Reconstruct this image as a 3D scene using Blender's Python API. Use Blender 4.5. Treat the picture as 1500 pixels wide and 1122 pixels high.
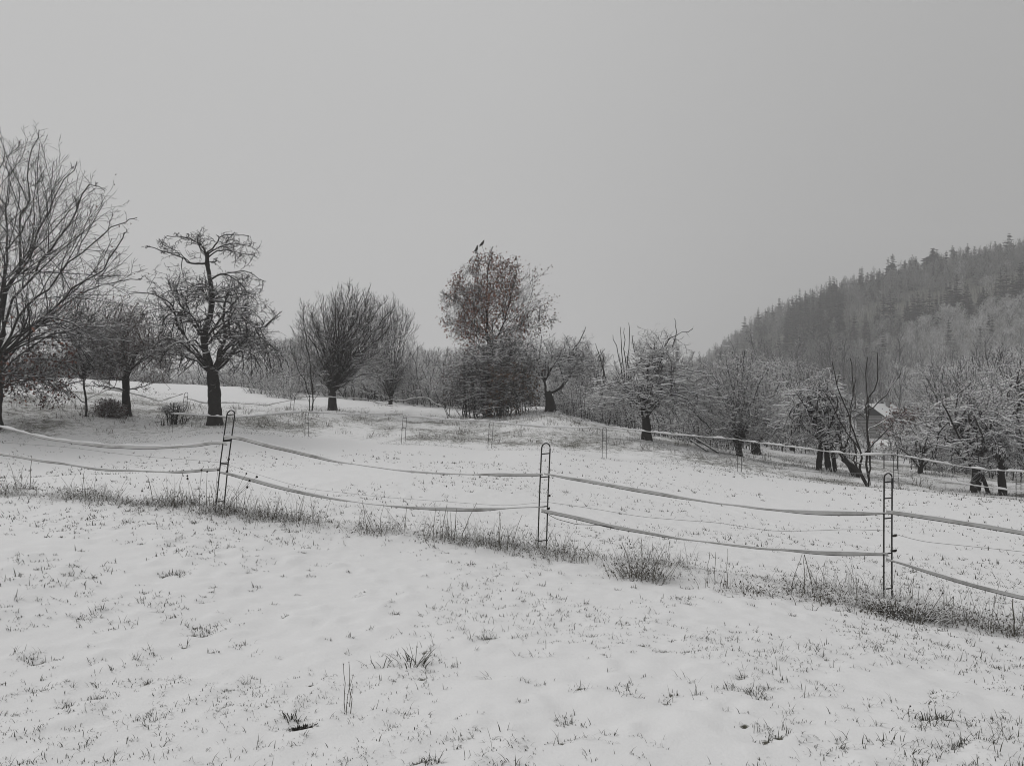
import bpy, math, random
import numpy as np
from math import sin, cos, pi, sqrt, radians, asinh

random.seed(7)
RS = np.random.RandomState(11)
for o in list(bpy.data.objects): bpy.data.objects.remove(o)
SC = bpy.context.scene
COL = SC.collection

# ------------------------------------------------------------------ camera
F_PX = 1155.0                       # focal length in pixels of the 1500 px wide photograph
PITCH = math.atan(39.0 / F_PX)
CAM_Z = 1.6
cam = bpy.data.cameras.new('camera'); camo = bpy.data.objects.new('camera', cam); COL.objects.link(camo)
cam.sensor_width = 36.0; cam.lens = 36.0 * F_PX / 1500.0
cam.clip_start = 0.05; cam.clip_end = 3000
camo.location = (0, 0, CAM_Z); camo.rotation_euler = (pi / 2 + PITCH, 0, 0)
SC.camera = camo

# ------------------------------------------------------------------ world, sun, exposure
SUN_EL, SUN_AZ = radians(48), radians(-60)
W = bpy.data.worlds.new('World'); SC.world = W; W.use_nodes = True
nt = W.node_tree; nt.nodes.clear()
def N(t, kind, **kw):
    n = t.nodes.new(kind)
    for k, v in kw.items():
        if k in n.inputs: n.inputs[k].default_value = v
        else: setattr(n, k, v)
    return n
wo = N(nt, 'ShaderNodeOutputWorld'); bg = N(nt, 'ShaderNodeBackground'); bg.inputs['Strength'].default_value = 0.1
sky = N(nt, 'ShaderNodeTexSky'); sky.sky_type = 'NISHITA'; sky.sun_disc = False
sky.sun_elevation = SUN_EL; sky.sun_rotation = SUN_AZ; sky.air_density = 1; sky.dust_density = 4
bw = N(nt, 'ShaderNodeRGBToBW'); nt.links.new(sky.outputs[0], bw.inputs[0])
tc = N(nt, 'ShaderNodeTexCoord'); sep = N(nt, 'ShaderNodeSeparateXYZ'); nt.links.new(tc.outputs['Generated'], sep.inputs[0])
# a closed layer of stratus: nearly even, a little darker towards the wooded hill
nz = N(nt, 'ShaderNodeTexNoise', Scale=0.9, Detail=3.0); nt.links.new(tc.outputs['Generated'], nz.inputs['Vector'])
mr = N(nt, 'ShaderNodeMapRange'); nt.links.new(sep.outputs['X'], mr.inputs['Value']); mr.interpolation_type = 'SMOOTHSTEP'
mr.inputs['From Min'].default_value = -0.12; mr.inputs['From Max'].default_value = 0.62
mr.inputs['To Min'].default_value = 5.0; mr.inputs['To Max'].default_value = 4.0
mr2 = N(nt, 'ShaderNodeMapRange'); nt.links.new(sep.outputs['Z'], mr2.inputs['Value'])
mr2.inputs['From Min'].default_value = 0.0; mr2.inputs['From Max'].default_value = 1.0
mr2.inputs['To Min'].default_value = 1.0; mr2.inputs['To Max'].default_value = 1.3
nr = N(nt, 'ShaderNodeMapRange'); nt.links.new(nz.outputs['Fac'], nr.inputs['Value'])
nr.inputs['From Min'].default_value = 0.3; nr.inputs['From Max'].default_value = 0.7
nr.inputs['To Min'].default_value = 0.975; nr.inputs['To Max'].default_value = 1.025
def M(t, op, a, b):
    n = t.nodes.new('ShaderNodeMath'); n.operation = op
    for i, v in enumerate((a, b)):
        if isinstance(v, (int, float)): n.inputs[i].default_value = v
        else: t.links.new(v, n.inputs[i])
    return n.outputs[0]
cl = M(nt, 'MULTIPLY', M(nt, 'MULTIPLY', mr.outputs[0], mr2.outputs[0]), nr.outputs[0])
tot = M(nt, 'ADD', cl, M(nt, 'MULTIPLY', bw.outputs[0], 0.03))
nt.links.new(tot, bg.inputs['Color']); nt.links.new(bg.outputs[0], wo.inputs[0])

sd = bpy.data.lights.new('sun', 'SUN'); sd.energy = 1.3; sd.angle = radians(40); sd.color = (1.0, 0.985, 0.96)
so = bpy.data.objects.new('sun', sd); COL.objects.link(so)
# sky sun_rotation turns clockwise from +Y; the lamp shines from the same direction
so.rotation_euler = (pi / 2 - SUN_EL, 0, -SUN_AZ + pi) ; so.location = (0, 0, 60)
SC.view_settings.view_transform = 'Standard'; SC.view_settings.look = 'None'
SC.view_settings.exposure = -0.22; SC.view_settings.gamma = 1.0
try: SC.view_settings.use_curve_mapping = False
except Exception: pass
SC.cycles.max_bounces = 6; SC.cycles.volume_bounces = 1
SC.cycles.use_denoising = True
SC.cycles.filter_width = 1.0

# ------------------------------------------------------------------ helpers
def at(px, py, Y):
    u = (px - 750) / F_PX; v = (561 - py) / F_PX
    d = (u, cos(PITCH) - v * sin(PITCH), sin(PITCH) + v * cos(PITCH))
    k = Y / d[1]
    return (d[0] * k, Y, CAM_Z + d[2] * k)
def to_px(x, y, z):
    z = z - CAM_Z
    dep = y * cos(PITCH) + z * sin(PITCH); up = -y * sin(PITCH) + z * cos(PITCH)
    return 750 + F_PX * x / dep, 561 - F_PX * up / dep

def tag(o, label=None, cat=None, group=None, kind=None):
    if label: o['label'] = label
    if cat: o['category'] = cat
    if group: o['group'] = group
    if kind: o['kind'] = kind
    return o
def empty(name, loc, label, cat, group=None, rz=0):
    o = bpy.data.objects.new(name, None); COL.objects.link(o); o.location = loc; o.rotation_euler = (0, 0, rz)
    o.empty_display_size = 0.2
    return tag(o, label, cat, group)
def mesh_np(name, V, faces, mats, midx=None, smooth=True):
    """faces: list of int arrays (n,3) or (n,4)"""
    me = bpy.data.meshes.new(name)
    V = np.asarray(V, np.float32); me.vertices.add(len(V)); me.vertices.foreach_set('co', V.ravel())
    fs = [np.asarray(f, np.int32) for f in faces if len(f)]
    nl = sum(f.size for f in fs); npoly = sum(len(f) for f in fs)
    me.loops.add(nl); me.loops.foreach_set('vertex_index', np.concatenate([f.ravel() for f in fs]))
    tot = np.concatenate([np.full(len(f), f.shape[1], np.int32) for f in fs])
    me.polygons.add(npoly); me.polygons.foreach_set('loop_start', np.concatenate([[0], np.cumsum(tot)[:-1]]).astype(np.int32))
    me.polygons.foreach_set('loop_total', tot)
    for m in mats: me.materials.append(m)
    if midx is not None: me.polygons.foreach_set('material_index', np.asarray(midx, np.int32))
    me.polygons.foreach_set('use_smooth', np.full(npoly, smooth))
    me.update(); me.validate()
    return me
def link(name, me, parent=None, loc=None):
    o = bpy.data.objects.new(name, me); COL.objects.link(o)
    if parent: o.parent = parent
    if loc is not None: o.location = loc
    return o

def stuff(o):
    o['kind'] = 'stuff'; return o
# value noise on a lattice
_L = RS.rand(256, 256)
def vnoise(x, y):
    xi = np.floor(x).astype(int); yi = np.floor(y).astype(int); fx = x - xi; fy = y - yi
    fx = fx * fx * fx * (fx * (fx * 6 - 15) + 10); fy = fy * fy * fy * (fy * (fy * 6 - 15) + 10)
    a = _L[xi % 256, yi % 256]; b = _L[(xi + 1) % 256, yi % 256]; c = _L[xi % 256, (yi + 1) % 256]; d = _L[(xi + 1) % 256, (yi + 1) % 256]
    return (a * (1 - fx) + b * fx) * (1 - fy) + (c * (1 - fx) + d * fx) * fy
def fbm(x, y, o=3):
    s = 0; a = 1; t = 0
    for i in range(o):
        s = s + a * vnoise(x * 2 ** i + 17.3 * i, y * 2 ** i + 5.1 * i); t += a; a *= .5
    return s / t

# ------------------------------------------------------------------ materials
def mat(name, build):
    m = bpy.data.materials.new(name); m.use_nodes = True; t = m.node_tree; t.nodes.clear()
    out = N(t, 'ShaderNodeOutputMaterial'); b = N(t, 'ShaderNodeBsdfPrincipled'); t.links.new(b.outputs[0], out.inputs[0])
    b.inputs['Specular IOR Level'].default_value = 0.25
    build(t, b); return m
def noise(t, scale, detail=3, rough=.5, coord='Object'):
    c = N(t, 'ShaderNodeTexCoord'); n = N(t, 'ShaderNodeTexNoise', Scale=scale, Detail=detail, Roughness=rough)
    t.links.new(c.outputs[coord], n.inputs['Vector']); return n.outputs['Fac']
def ramp(t, fac, stops):
    r = N(t, 'ShaderNodeValToRGB'); e = r.color_ramp.elements
    while len(e) > 1: e.remove(e[0])
    e[0].position = stops[0][0]; e[0].color = (*stops[0][1], 1)
    for p, c in stops[1:]:
        k = e.new(p); k.color = (*c, 1)
    t.links.new(fac, r.inputs[0]); return r.outputs[0]
def maprange(t, v, a, b, c=0., d=1.):
    n = N(t, 'ShaderNodeMapRange'); n.interpolation_type = 'SMOOTHSTEP'; t.links.new(v, n.inputs['Value'])
    n.inputs['From Min'].default_value = a; n.inputs['From Max'].default_value = b
    n.inputs['To Min'].default_value = c; n.inputs['To Max'].default_value = d; return n.outputs[0]
def mix(t, f, a, b):
    n = N(t, 'ShaderNodeMix'); n.data_type = 'RGBA'
    if isinstance(f, (int, float)): n.inputs[0].default_value = f
    else: t.links.new(f, n.inputs[0])
    for i, v in ((6, a), (7, b)):
        if isinstance(v, tuple): n.inputs[i].default_value = (*v, 1)
        else: t.links.new(v, n.inputs[i])
    return n.outputs[2]
SNOW = (.80, .80, .805)
def snowy(name, c1, c2, lo, hi, nscale=6., cover=0.5, rough=.85, hill=False):
    """bark / stalk colour with settled snow wherever the surface faces up"""
    def b(t, p):
        base = mix(t, noise(t, nscale, 2), c1, c2)
        g = N(t, 'ShaderNodeNewGeometry'); s = N(t, 'ShaderNodeSeparateXYZ'); t.links.new(g.outputs['Normal'], s.inputs[0])
        n2 = noise(t, 2.3 if not hill else .25, 2)
        up = M(t, 'ADD', s.outputs['Z'], M(t, 'MULTIPLY', M(t, 'SUBTRACT', n2, 0.5), 1.1))
        f = maprange(t, up, lo, hi, 0., cover)
        t.links.new(mix(t, f, base, SNOW), p.inputs['Base Color']); p.inputs['Roughness'].default_value = rough
    return mat(name, b)
M_bark_dark = snowy('bark_dark', (.011, .010, .010), (.030, .027, .025), .45, .95, cover=.8)
M_bark_mid = snowy('bark_light_snow', (.016, .014, .013), (.038, .034, .032), .25, .75, cover=.9)
M_bark_snow = snowy('bark_heavy_snow', (.012, .011, .011), (.034, .031, .030), -.08, .42, cover=.97)
M_bark_red = snowy('bark_reddish', (.045, .026, .023), (.085, .055, .05), .3, .8, cover=.7)
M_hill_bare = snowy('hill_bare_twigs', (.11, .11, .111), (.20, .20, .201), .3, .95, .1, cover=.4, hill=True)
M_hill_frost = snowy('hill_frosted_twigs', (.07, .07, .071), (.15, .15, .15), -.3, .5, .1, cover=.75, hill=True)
M_hill_con = snowy('hill_conifer_needles', (.008, .010, .010), (.016, .019, .018), .7, 1.3, .12, cover=.14, hill=True)
M_trunk = snowy('trunk_bark', (.012, .011, .010), (.040, .036, .033), .45, .9, 14., cover=.9)
def b_snow(t, p):
    n = noise(t, 30, 3); t.links.new(mix(t, n, (.78, .78, .785), (.84, .84, .845)), p.inputs['Base Color']); p.inputs['Roughness'].default_value = .8
M_snow = mat('settled_snow', b_snow)
def b_leaf(c1, c2):
    def f(t, p):
        t.links.new(mix(t, maprange(t, noise(t, 3.2, 1), .35, .65), c1, c2), p.inputs['Base Color']); p.inputs['Roughness'].default_value = .75
    return f
M_leaf_rust = mat('oak_leaf_rust', b_leaf((.15, .065, .048), (.30, .155, .115)))
M_leaf_dark = mat('leaf_dark_brown', b_leaf((.045, .020, .015), (.12, .055, .042)))
M_leaf_tan = mat('leaf_tan', b_leaf((.10, .062, .036), (.18, .11, .07)))
M_grass = snowy('winter_grass', (.026, .026, .020), (.075, .072, .055), .55, 1.1, 5., cover=.6)
M_weed = snowy('dead_weed', (.040, .037, .030), (.16, .145, .12), .0, .6, 12., cover=.9)
M_head = mat('seed_head', b_leaf((.016, .014, .012), (.04, .035, .03)))
def b_soil(t, p):
    t.links.new(mix(t, noise(t, 40, 4), (.012, .011, .009), (.05, .045, .035)), p.inputs['Base Color']); p.inputs['Roughness'].default_value = .95
M_soil = mat('bare_soil', b_soil)
def b_steel(t, p):
    t.links.new(mix(t, maprange(t, noise(t, 25, 3), .4, .7), (.022, .022, .023), (.07, .065, .06)), p.inputs['Base Color'])
    p.inputs['Roughness'].default_value = .55; p.inputs['Metallic'].default_value = .3
M_steel = mat('dark_steel_rod', b_steel)
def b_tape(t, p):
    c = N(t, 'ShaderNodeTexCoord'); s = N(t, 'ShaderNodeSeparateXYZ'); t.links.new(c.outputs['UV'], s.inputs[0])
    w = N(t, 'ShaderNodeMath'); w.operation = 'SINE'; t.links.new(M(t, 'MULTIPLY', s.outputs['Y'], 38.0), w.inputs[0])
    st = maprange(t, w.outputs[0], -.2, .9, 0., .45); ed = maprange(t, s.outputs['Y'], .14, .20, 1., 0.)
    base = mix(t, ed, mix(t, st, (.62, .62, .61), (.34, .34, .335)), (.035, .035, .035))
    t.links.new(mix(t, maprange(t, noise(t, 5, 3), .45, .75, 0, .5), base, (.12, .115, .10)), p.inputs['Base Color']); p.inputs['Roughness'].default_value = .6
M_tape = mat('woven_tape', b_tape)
def b_wire(t, p):
    p.inputs['Base Color'].default_value = (.16, .16, .16, 1); p.inputs['Roughness'].default_value = .5
M_wire = mat('thin_wire', b_wire)

# ------------------------------------------------------------------ terrain
CP = []   # world control points
def cpx(px, py, Y): CP.append(at(px, py, Y))
for px, py, Y in [(0, 728, 10.6), (325, 757, 9.5), (797, 816, 8.75), (1300, 881, 7.7), (1500, 920, 7.25),
                  (0, 1122, 3.9), (750, 1122, 3.55), (1500, 1122, 3.5),
                  (300, 690, 16), (750, 712, 16), (1300, 765, 15.5),
                  (0, 645, 31), (250, 645, 31.5), (449, 640, 35), (590, 649, 34), (717, 657, 33), (885, 671, 31), (1083, 691, 29.5), (1312, 716, 27), (1492, 733, 25.5),
                  (0, 622, 33), (125, 611, 36), (185, 612, 38), (315, 622, 34.5), (487, 602, 48), (600, 604, 50), (705, 612, 48), (805, 603, 47), (890, 625, 46),
                  (948, 646, 37), (1083, 667, 37), (1107, 674, 37), (1210, 692, 33), (1270, 713, 29), (1350, 705, 34), (1425, 723, 30), (1467, 728, 29),
                  (-150, 570, 70), (0, 566, 72), (200, 564, 75), (400, 572, 75), (600, 588, 72), (760, 596, 75), (900, 622, 70), (1100, 640, 70), (1300, 652, 75), (1500, 665, 70),
                  (0, 580, 110), (300, 590, 120), (600, 600, 120), (900, 615, 120), (1100, 625, 120), (1270, 640, 105), (1500, 640, 110),
                  (1500, 600, 160), (1300, 612, 180), (1100, 607, 210), (1000, 600, 240),
                  (1500, 500, 230), (1300, 520, 270), (1150, 552, 300), (1700, 480, 200),
                  (1500, 397, 330), (1700, 325, 310), (1400, 408, 345), (1300, 428, 360), (1180, 464, 380), (1080, 515, 400), (1030, 552, 430), (940, 580, 460),
                  (800, 592, 500), (400, 595, 500), (0, 595, 500), (1500, 430, 470), (1200, 520, 520)]:
    cpx(px, py, Y)
CP += [(-3, -3, .2), (3, -3, -.3), (0, -12, .1), (-12, -5, 1.2), (12, -5, -1.2), (-20, 10, 1.6), (-40, 30, 3.5), (14, 8, -1.3), (28, 18, -2.3), (60, 40, -3.4),
       (-60, -20, 4), (60, -20, -4), (-200, 0, 8), (-300, 200, 8), (-300, 500, 0), (200, 0, 0), (260, 120, 30), (400, 100, 90), (450, 250, 140), (450, 500, 60), (0, 600, -4), (0, -60, 0), (-300, -60, 8), (450, -60, 40)]
CP = np.array(CP)
def warp(x, y): return np.arcsinh(np.asarray(x, float) / 8), np.arcsinh(np.asarray(y, float) / 8)
_s, _t = warp(CP[:, 0], CP[:, 1])
def _phi(d2): return np.where(d2 > 1e-12, .5 * d2 * np.log(d2 + 1e-12), 0)
K = len(CP)
A = np.zeros((K + 3, K + 3)); A[:K, :K] = _phi((_s[:, None] - _s) ** 2 + (_t[:, None] - _t) ** 2) + np.eye(K) * 4e-4
A[:K, K] = 1; A[:K, K + 1] = _s; A[:K, K + 2] = _t; A[K:, :K] = A[:K, K:].T
WT = np.linalg.solve(A, np.concatenate([CP[:, 2], np.zeros(3)]))
def base_h(x, y):
    x = np.asarray(x, float); y = np.asarray(y, float); sh = x.shape; s, t = warp(x.ravel(), y.ravel())
    out = np.empty(len(s))
    for i in range(0, len(s), 20000):
        a, b = s[i:i + 20000], t[i:i + 20000]
        out[i:i + 20000] = _phi((a[:, None] - _s) ** 2 + (b[:, None] - _t) ** 2) @ WT[:K] + WT[K] + WT[K + 1] * a + WT[K + 2] * b
    return out.reshape(sh)
# lines on the ground
FP = [(-200, 716, 12.0), (0, 728, 10.6), (325, 757, 9.5), (797, 816, 8.75), (1300, 881, 7.7), (1500, 920, 7.25), (1850, 980, 6.4)]
FL = np.array([at(*p)[:2] for p in FP])                       # near fence line (x, y)
BL = np.array([at(*p)[:2] for p in [(-200, 645, 31), (0, 643, 31.3), (250, 645, 32), (449, 640, 35), (590, 649, 34), (717, 657, 33), (885, 671, 31), (1083, 691, 29.5), (1312, 716, 27), (1492, 733, 25.5), (1900, 770, 23)]])
def line_y(L, x): return np.interp(x, L[:, 0], L[:, 1])
def micro(x, y, dist):
    fade = np.clip(1 - (dist - 6) / 30, 0, 1)
    n1 = fbm(x * 2.2, y * 2.2, 3) - .5; n2 = fbm(x * 7, y * 7, 2) - .5; n0 = fbm(x * .35, y * .35, 2) - .5
    n3 = np.maximum(fbm(x * 6.5 + 31, y * 6.5, 2) - .54, 0)
    h = n0 * .11 + n1 * .044 * (fade * .7 + .3) + n2 * .026 * fade + n3 * .07 * fade
    df = np.abs(y - line_y(FL, x)); h = h + .06 * np.exp(-(df / .45) ** 2) * (.5 + fbm(x * 1.7, y * 1.7, 2))
    back = np.clip((y - line_y(BL, x)) / 3, 0, 1) * np.clip((90 - y) / 20, 0, 1)
    h = h + back * (fbm(x * 1.3 + 50, y * 1.3, 3) - .5) * .26
    return h
# melted tufts: dark pockets pressed in the snow
PITS = []
for px, py, Yd, r in [(447, 1058, 0, .06), (300, 915, 0, .10), (1365, 1055, 0, .07), (255, 838, 0, .09), (1100, 1008, 0, .06), (1120, 1062, 0, .05), (360, 1000, 0, .08), (60, 960, 0, .08), (205, 1052, 0, .05), (322, 1045, 0, .05), (1400, 1092, 0, .06), (710, 935, 0, .05), (1380, 1018, 0, .05), (975, 955, 0, .06), (625, 1100, 0, .05), (130, 1020, 0, .07), (840, 1050, 0, .04)]:
    PITS.append((px, py, r))
def ground_hit(px, py):
    lo, hi = 2.0, 60.0
    for _ in range(40):
        m = (lo + hi) / 2; p = at(px, py, m)
        if p[2] > float(base_h(p[0], p[1])): lo = m
        else: hi = m
    return at(px, py, lo)
PW = []
for px, py, r in PITS:
    p = ground_hit(px, py)
    for _k in range(5): PW.append((p[0] + RS.randn() * r * .9, p[1] + RS.randn() * r * .7, r * RS.uniform(.25, .5)))
for i in range(900):
    u = RS.rand(); Y = 3.2 + 26 * RS.rand() ** 1.7; X = (RS.rand() - .5) * 1.5 * Y
    if fbm(np.array([X * .5]), np.array([Y * .5]), 2)[0] < .38: continue
    PW.append((X, Y, .014 + .022 * RS.rand() ** 2))
PW = np.array(PW)

# tensor grid, dense near the camera
def axis(a0, a1, step, lo, hi, g):
    mid = list(np.arange(a0, a1 + 1e-6, step)); up = [mid[-1]]; d = step
    while up[-1] < hi: d *= g; up.append(up[-1] + d)
    dn = [mid[0]]; d = step
    while dn[-1] > lo: d *= g; dn.append(dn[-1] - d)
    return np.array(dn[:0:-1] + mid + up[1:])
ax = axis(-5.6, 5.6, .046, -520, 520, 1.066); ay = axis(2.9, 10.5, .046, -60, 620, 1.042)
X, Y = np.meshgrid(ax, ay); dist = np.hypot(X, Y)
Z = base_h(X, Y)
H = micro(X, Y, dist)
bare = np.zeros_like(X); TREE_SPOTS = []
for (x, y, r) in PW:
    i0, i1 = np.searchsorted(ax, [x - 3 * r - .05, x + 3 * r + .05]); j0, j1 = np.searchsorted(ay, [y - 3 * r - .05, y + 3 * r + .05])
    if i1 <= i0 or j1 <= j0: continue
    g = np.exp(-(((X[j0:j1, i0:i1] - x) / 1.1) ** 2 + (Y[j0:j1, i0:i1] - y) ** 2) / r ** 2)
    H[j0:j1, i0:i1] -= g * min(.03, r * .55); bare[j0:j1, i0:i1] = np.maximum(bare[j0:j1, i0:i1], g)
Z = Z + H
for px, Yd, rr in [(-8, 32.5, .7), (127, 36.5, .4), (185, 38.5, .6), (315, 34.5, .8), (487, 48.5, .6), (566, 56, .5), (712, 48, 2.2), (806, 47, .7), (947, 37, .7), (1083, 37, .5), (1107, 42, .6), (1205, 34, .9), (1255, 33, .5), (1270, 29, .45), (1425, 30.5, .8), (1470, 30, .5), (1348, 38, .5), (160, 37.5, 1.0), (255, 36, .8)]:
    x = (px - 750) / F_PX * Yd * .999; g = np.exp(-((X - x) ** 2 + (Y - Yd) ** 2) / rr ** 2); bare = np.maximum(bare, .85 * g); TREE_SPOTS.append((x, Yd, rr))
# strips with thin snow and grass showing: the fence verge, and the rough ground beyond the back fence
df = Y - line_y(FL, X)
bare = np.maximum(bare, .62 * np.exp(-((df - .05) / .34) ** 2) * (.4 + .9 * fbm(X * 1.3, Y * 1.3, 2)))
db = (Y - line_y(BL, X))
bare = np.maximum(bare, .74 * np.clip(db / 1.2 + .3, 0, 1) * np.clip((56 - Y) / 12, 0, 1) * (.50 + .85 * fbm(X * .5 + 9, Y * .5, 3)))
bare = np.maximum(bare, .30 * fbm(X * .9 + 3, Y * .9, 3) * np.clip(fbm(X * .25 + 40, Y * .25, 2) * 3 - .9, 0, 1))
bare = np.maximum(bare, .95 * np.clip((Z - 6) / 6, 0, 1))
nx, ny = len(ax), len(ay)
idx = np.arange(nx * ny).reshape(ny, nx)
quads = np.stack([idx[:-1, :-1].ravel(), idx[:-1, 1:].ravel(), idx[1:, 1:].ravel(), idx[1:, :-1].ravel()], 1)
def b_ground(t, p):
    a = N(t, 'ShaderNodeAttribute'); a.attribute_name = 'bare'
    geo = N(t, 'ShaderNodeNewGeometry')
    def pn(scale, detail, rough=.6):
        n = N(t, 'ShaderNodeTexNoise', Scale=scale, Detail=detail, Roughness=rough); t.links.new(geo.outputs['Position'], n.inputs['Vector']); return n.outputs['Fac']
    fine = pn(26., 4.); mid = pn(3.2, 4.)
    s = M(t, 'ADD', a.outputs['Fac'], M(t, 'MULTIPLY', M(t, 'SUBTRACT', fine, .5), 1.3))
    s = M(t, 'ADD', s, M(t, 'MULTIPLY', M(t, 'SUBTRACT', mid, .5), .8))
    f = maprange(t, s, .58, .95)
    grass = mix(t, pn(60., 3.), (.035, .034, .026), (.12, .115, .085))
    snow = mix(t, pn(9., 5.), (.77, .77, .775), (.83, .83, .835))
    t.links.new(mix(t, f, snow, grass), p.inputs['Base Color']); p.inputs['Roughness'].default_value = .75
    bu = N(t, 'ShaderNodeBump', Strength=.35, Distance=.012); t.links.new(M(t, 'ADD', pn(45., 5.), M(t, 'MULTIPLY', f, -.8)), bu.inputs['Height'])
    t.links.new(bu.outputs[0], p.inputs['Normal'])
M_ground = mat('snow_over_grass', b_ground)
me = mesh_np('ground', np.stack([X.ravel(), Y.ravel(), Z.ravel()], 1), [quads], [M_ground])
at_ = me.attributes.new('bare', 'FLOAT', 'POINT'); at_.data.foreach_set('value', bare.ravel().astype(np.float32))
tag(link('ground', me), 'snow covered meadow sloping down to the right with the wooded hill behind', None, None, 'structure')
def ground(x, y):
    """bilinear height of the built mesh"""
    x = np.atleast_1d(np.asarray(x, float)); y = np.atleast_1d(np.asarray(y, float))
    i = np.clip(np.searchsorted(ax, x) - 1, 0, nx - 2); j = np.clip(np.searchsorted(ay, y) - 1, 0, ny - 2)
    fx = (x - ax[i]) / (ax[i + 1] - ax[i]); fy = (y - ay[j]) / (ay[j + 1] - ay[j])
    return (Z[j, i] * (1 - fx) + Z[j, i + 1] * fx) * (1 - fy) + (Z[j + 1, i] * (1 - fx) + Z[j + 1, i + 1] * fx) * fy
def gz(x, y): return float(ground(x, y)[0])

# ------------------------------------------------------------------ tubes from polylines
def tubes(polys, sides, cap=False):
    """polys: list of (pts (n,3), radii (n,)). returns V, quads"""
    by = {}
    for p, r in polys: by.setdefault(len(p), []).append((p, r))
    Vs, Qs, Ts, off = [], [np.zeros((0, 4), int)], [], 0
    for n, L in by.items():
        P = np.array([a for a, _ in L], float); R = np.array([b for _, b in L], float)       # (M,n,3),(M,n)
        T = np.empty_like(P); T[:, 1:-1] = P[:, 2:] - P[:, :-2]; T[:, 0] = P[:, 1] - P[:, 0]; T[:, -1] = P[:, -1] - P[:, -2]
        T /= np.linalg.norm(T, axis=2, keepdims=True) + 1e-9
        avg = P[:, -1] - P[:, 0]; avg /= np.linalg.norm(avg, axis=1, keepdims=True) + 1e-9
        ref = np.where(np.abs(avg[:, 2:3]) < .75, np.array([[0, 0, 1.]]), np.array([[.8, .6, 0.]]))[:, None, :]
        A1 = np.cross(T, ref); A1 /= np.linalg.norm(A1, axis=2, keepdims=True) + 1e-9
        B1 = np.cross(A1, T)
        ang = np.arange(sides) * 2 * pi / sides + pi / 2
        V = P[:, :, None, :] + R[:, :, None, None] * (np.cos(ang)[None, None, :, None] * A1[:, :, None, :] + np.sin(ang)[None, None, :, None] * B1[:, :, None, :])
        m = len(L); I = np.arange(m * n * sides).reshape(m, n, sides) + off
        J = np.roll(I, -1, axis=2)
        if sides == 3 and not cap:          # fine twigs end in a point
            tip = P[:, -1]; V = V[:, :-1]; k = (n - 1) * 3; I = (np.arange(m)[:, None] * (k + 1) + np.arange(k)[None, :]).reshape(m, n - 1, 3) + off
            J = np.roll(I, -1, axis=2); ti = np.arange(m) * (k + 1) + k + off
            Q = np.stack([I[:, :-1], I[:, 1:], J[:, 1:], J[:, :-1]], -1).reshape(-1, 4)
            Tt = np.stack([I[:, -1], np.broadcast_to(ti[:, None], (m, 3)), J[:, -1]], -1).reshape(-1, 3)
            Vs.append(np.concatenate([V.reshape(m, k, 3), tip[:, None, :]], 1).reshape(-1, 3)); Qs.append(Q); Ts.append(Tt); off += m * (k + 1)
            continue
        Q = np.stack([I[:, :-1], I[:, 1:], J[:, 1:], J[:, :-1]], -1).reshape(-1, 4)
        Vs.append(V.reshape(-1, 3)); Qs.append(Q); off += m * n * sides
    return np.concatenate(Vs), np.concatenate(Qs), (np.concatenate(Ts) if Ts else np.zeros((0, 3), int))
def tube_mesh(name, groups, mats):
    """groups: list of (polys, sides, matindex)"""
    V, Q, T, off = [], [], [], 0
    for polys, sides, mi in groups:
        if not polys: continue
        v, q, t3 = tubes(polys, sides); V.append(v); Q.append(q + off); T.append(t3 + off); off += len(v)
    return mesh_np(name, np.concatenate(V), [np.concatenate(Q), np.concatenate(T)], mats)

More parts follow.
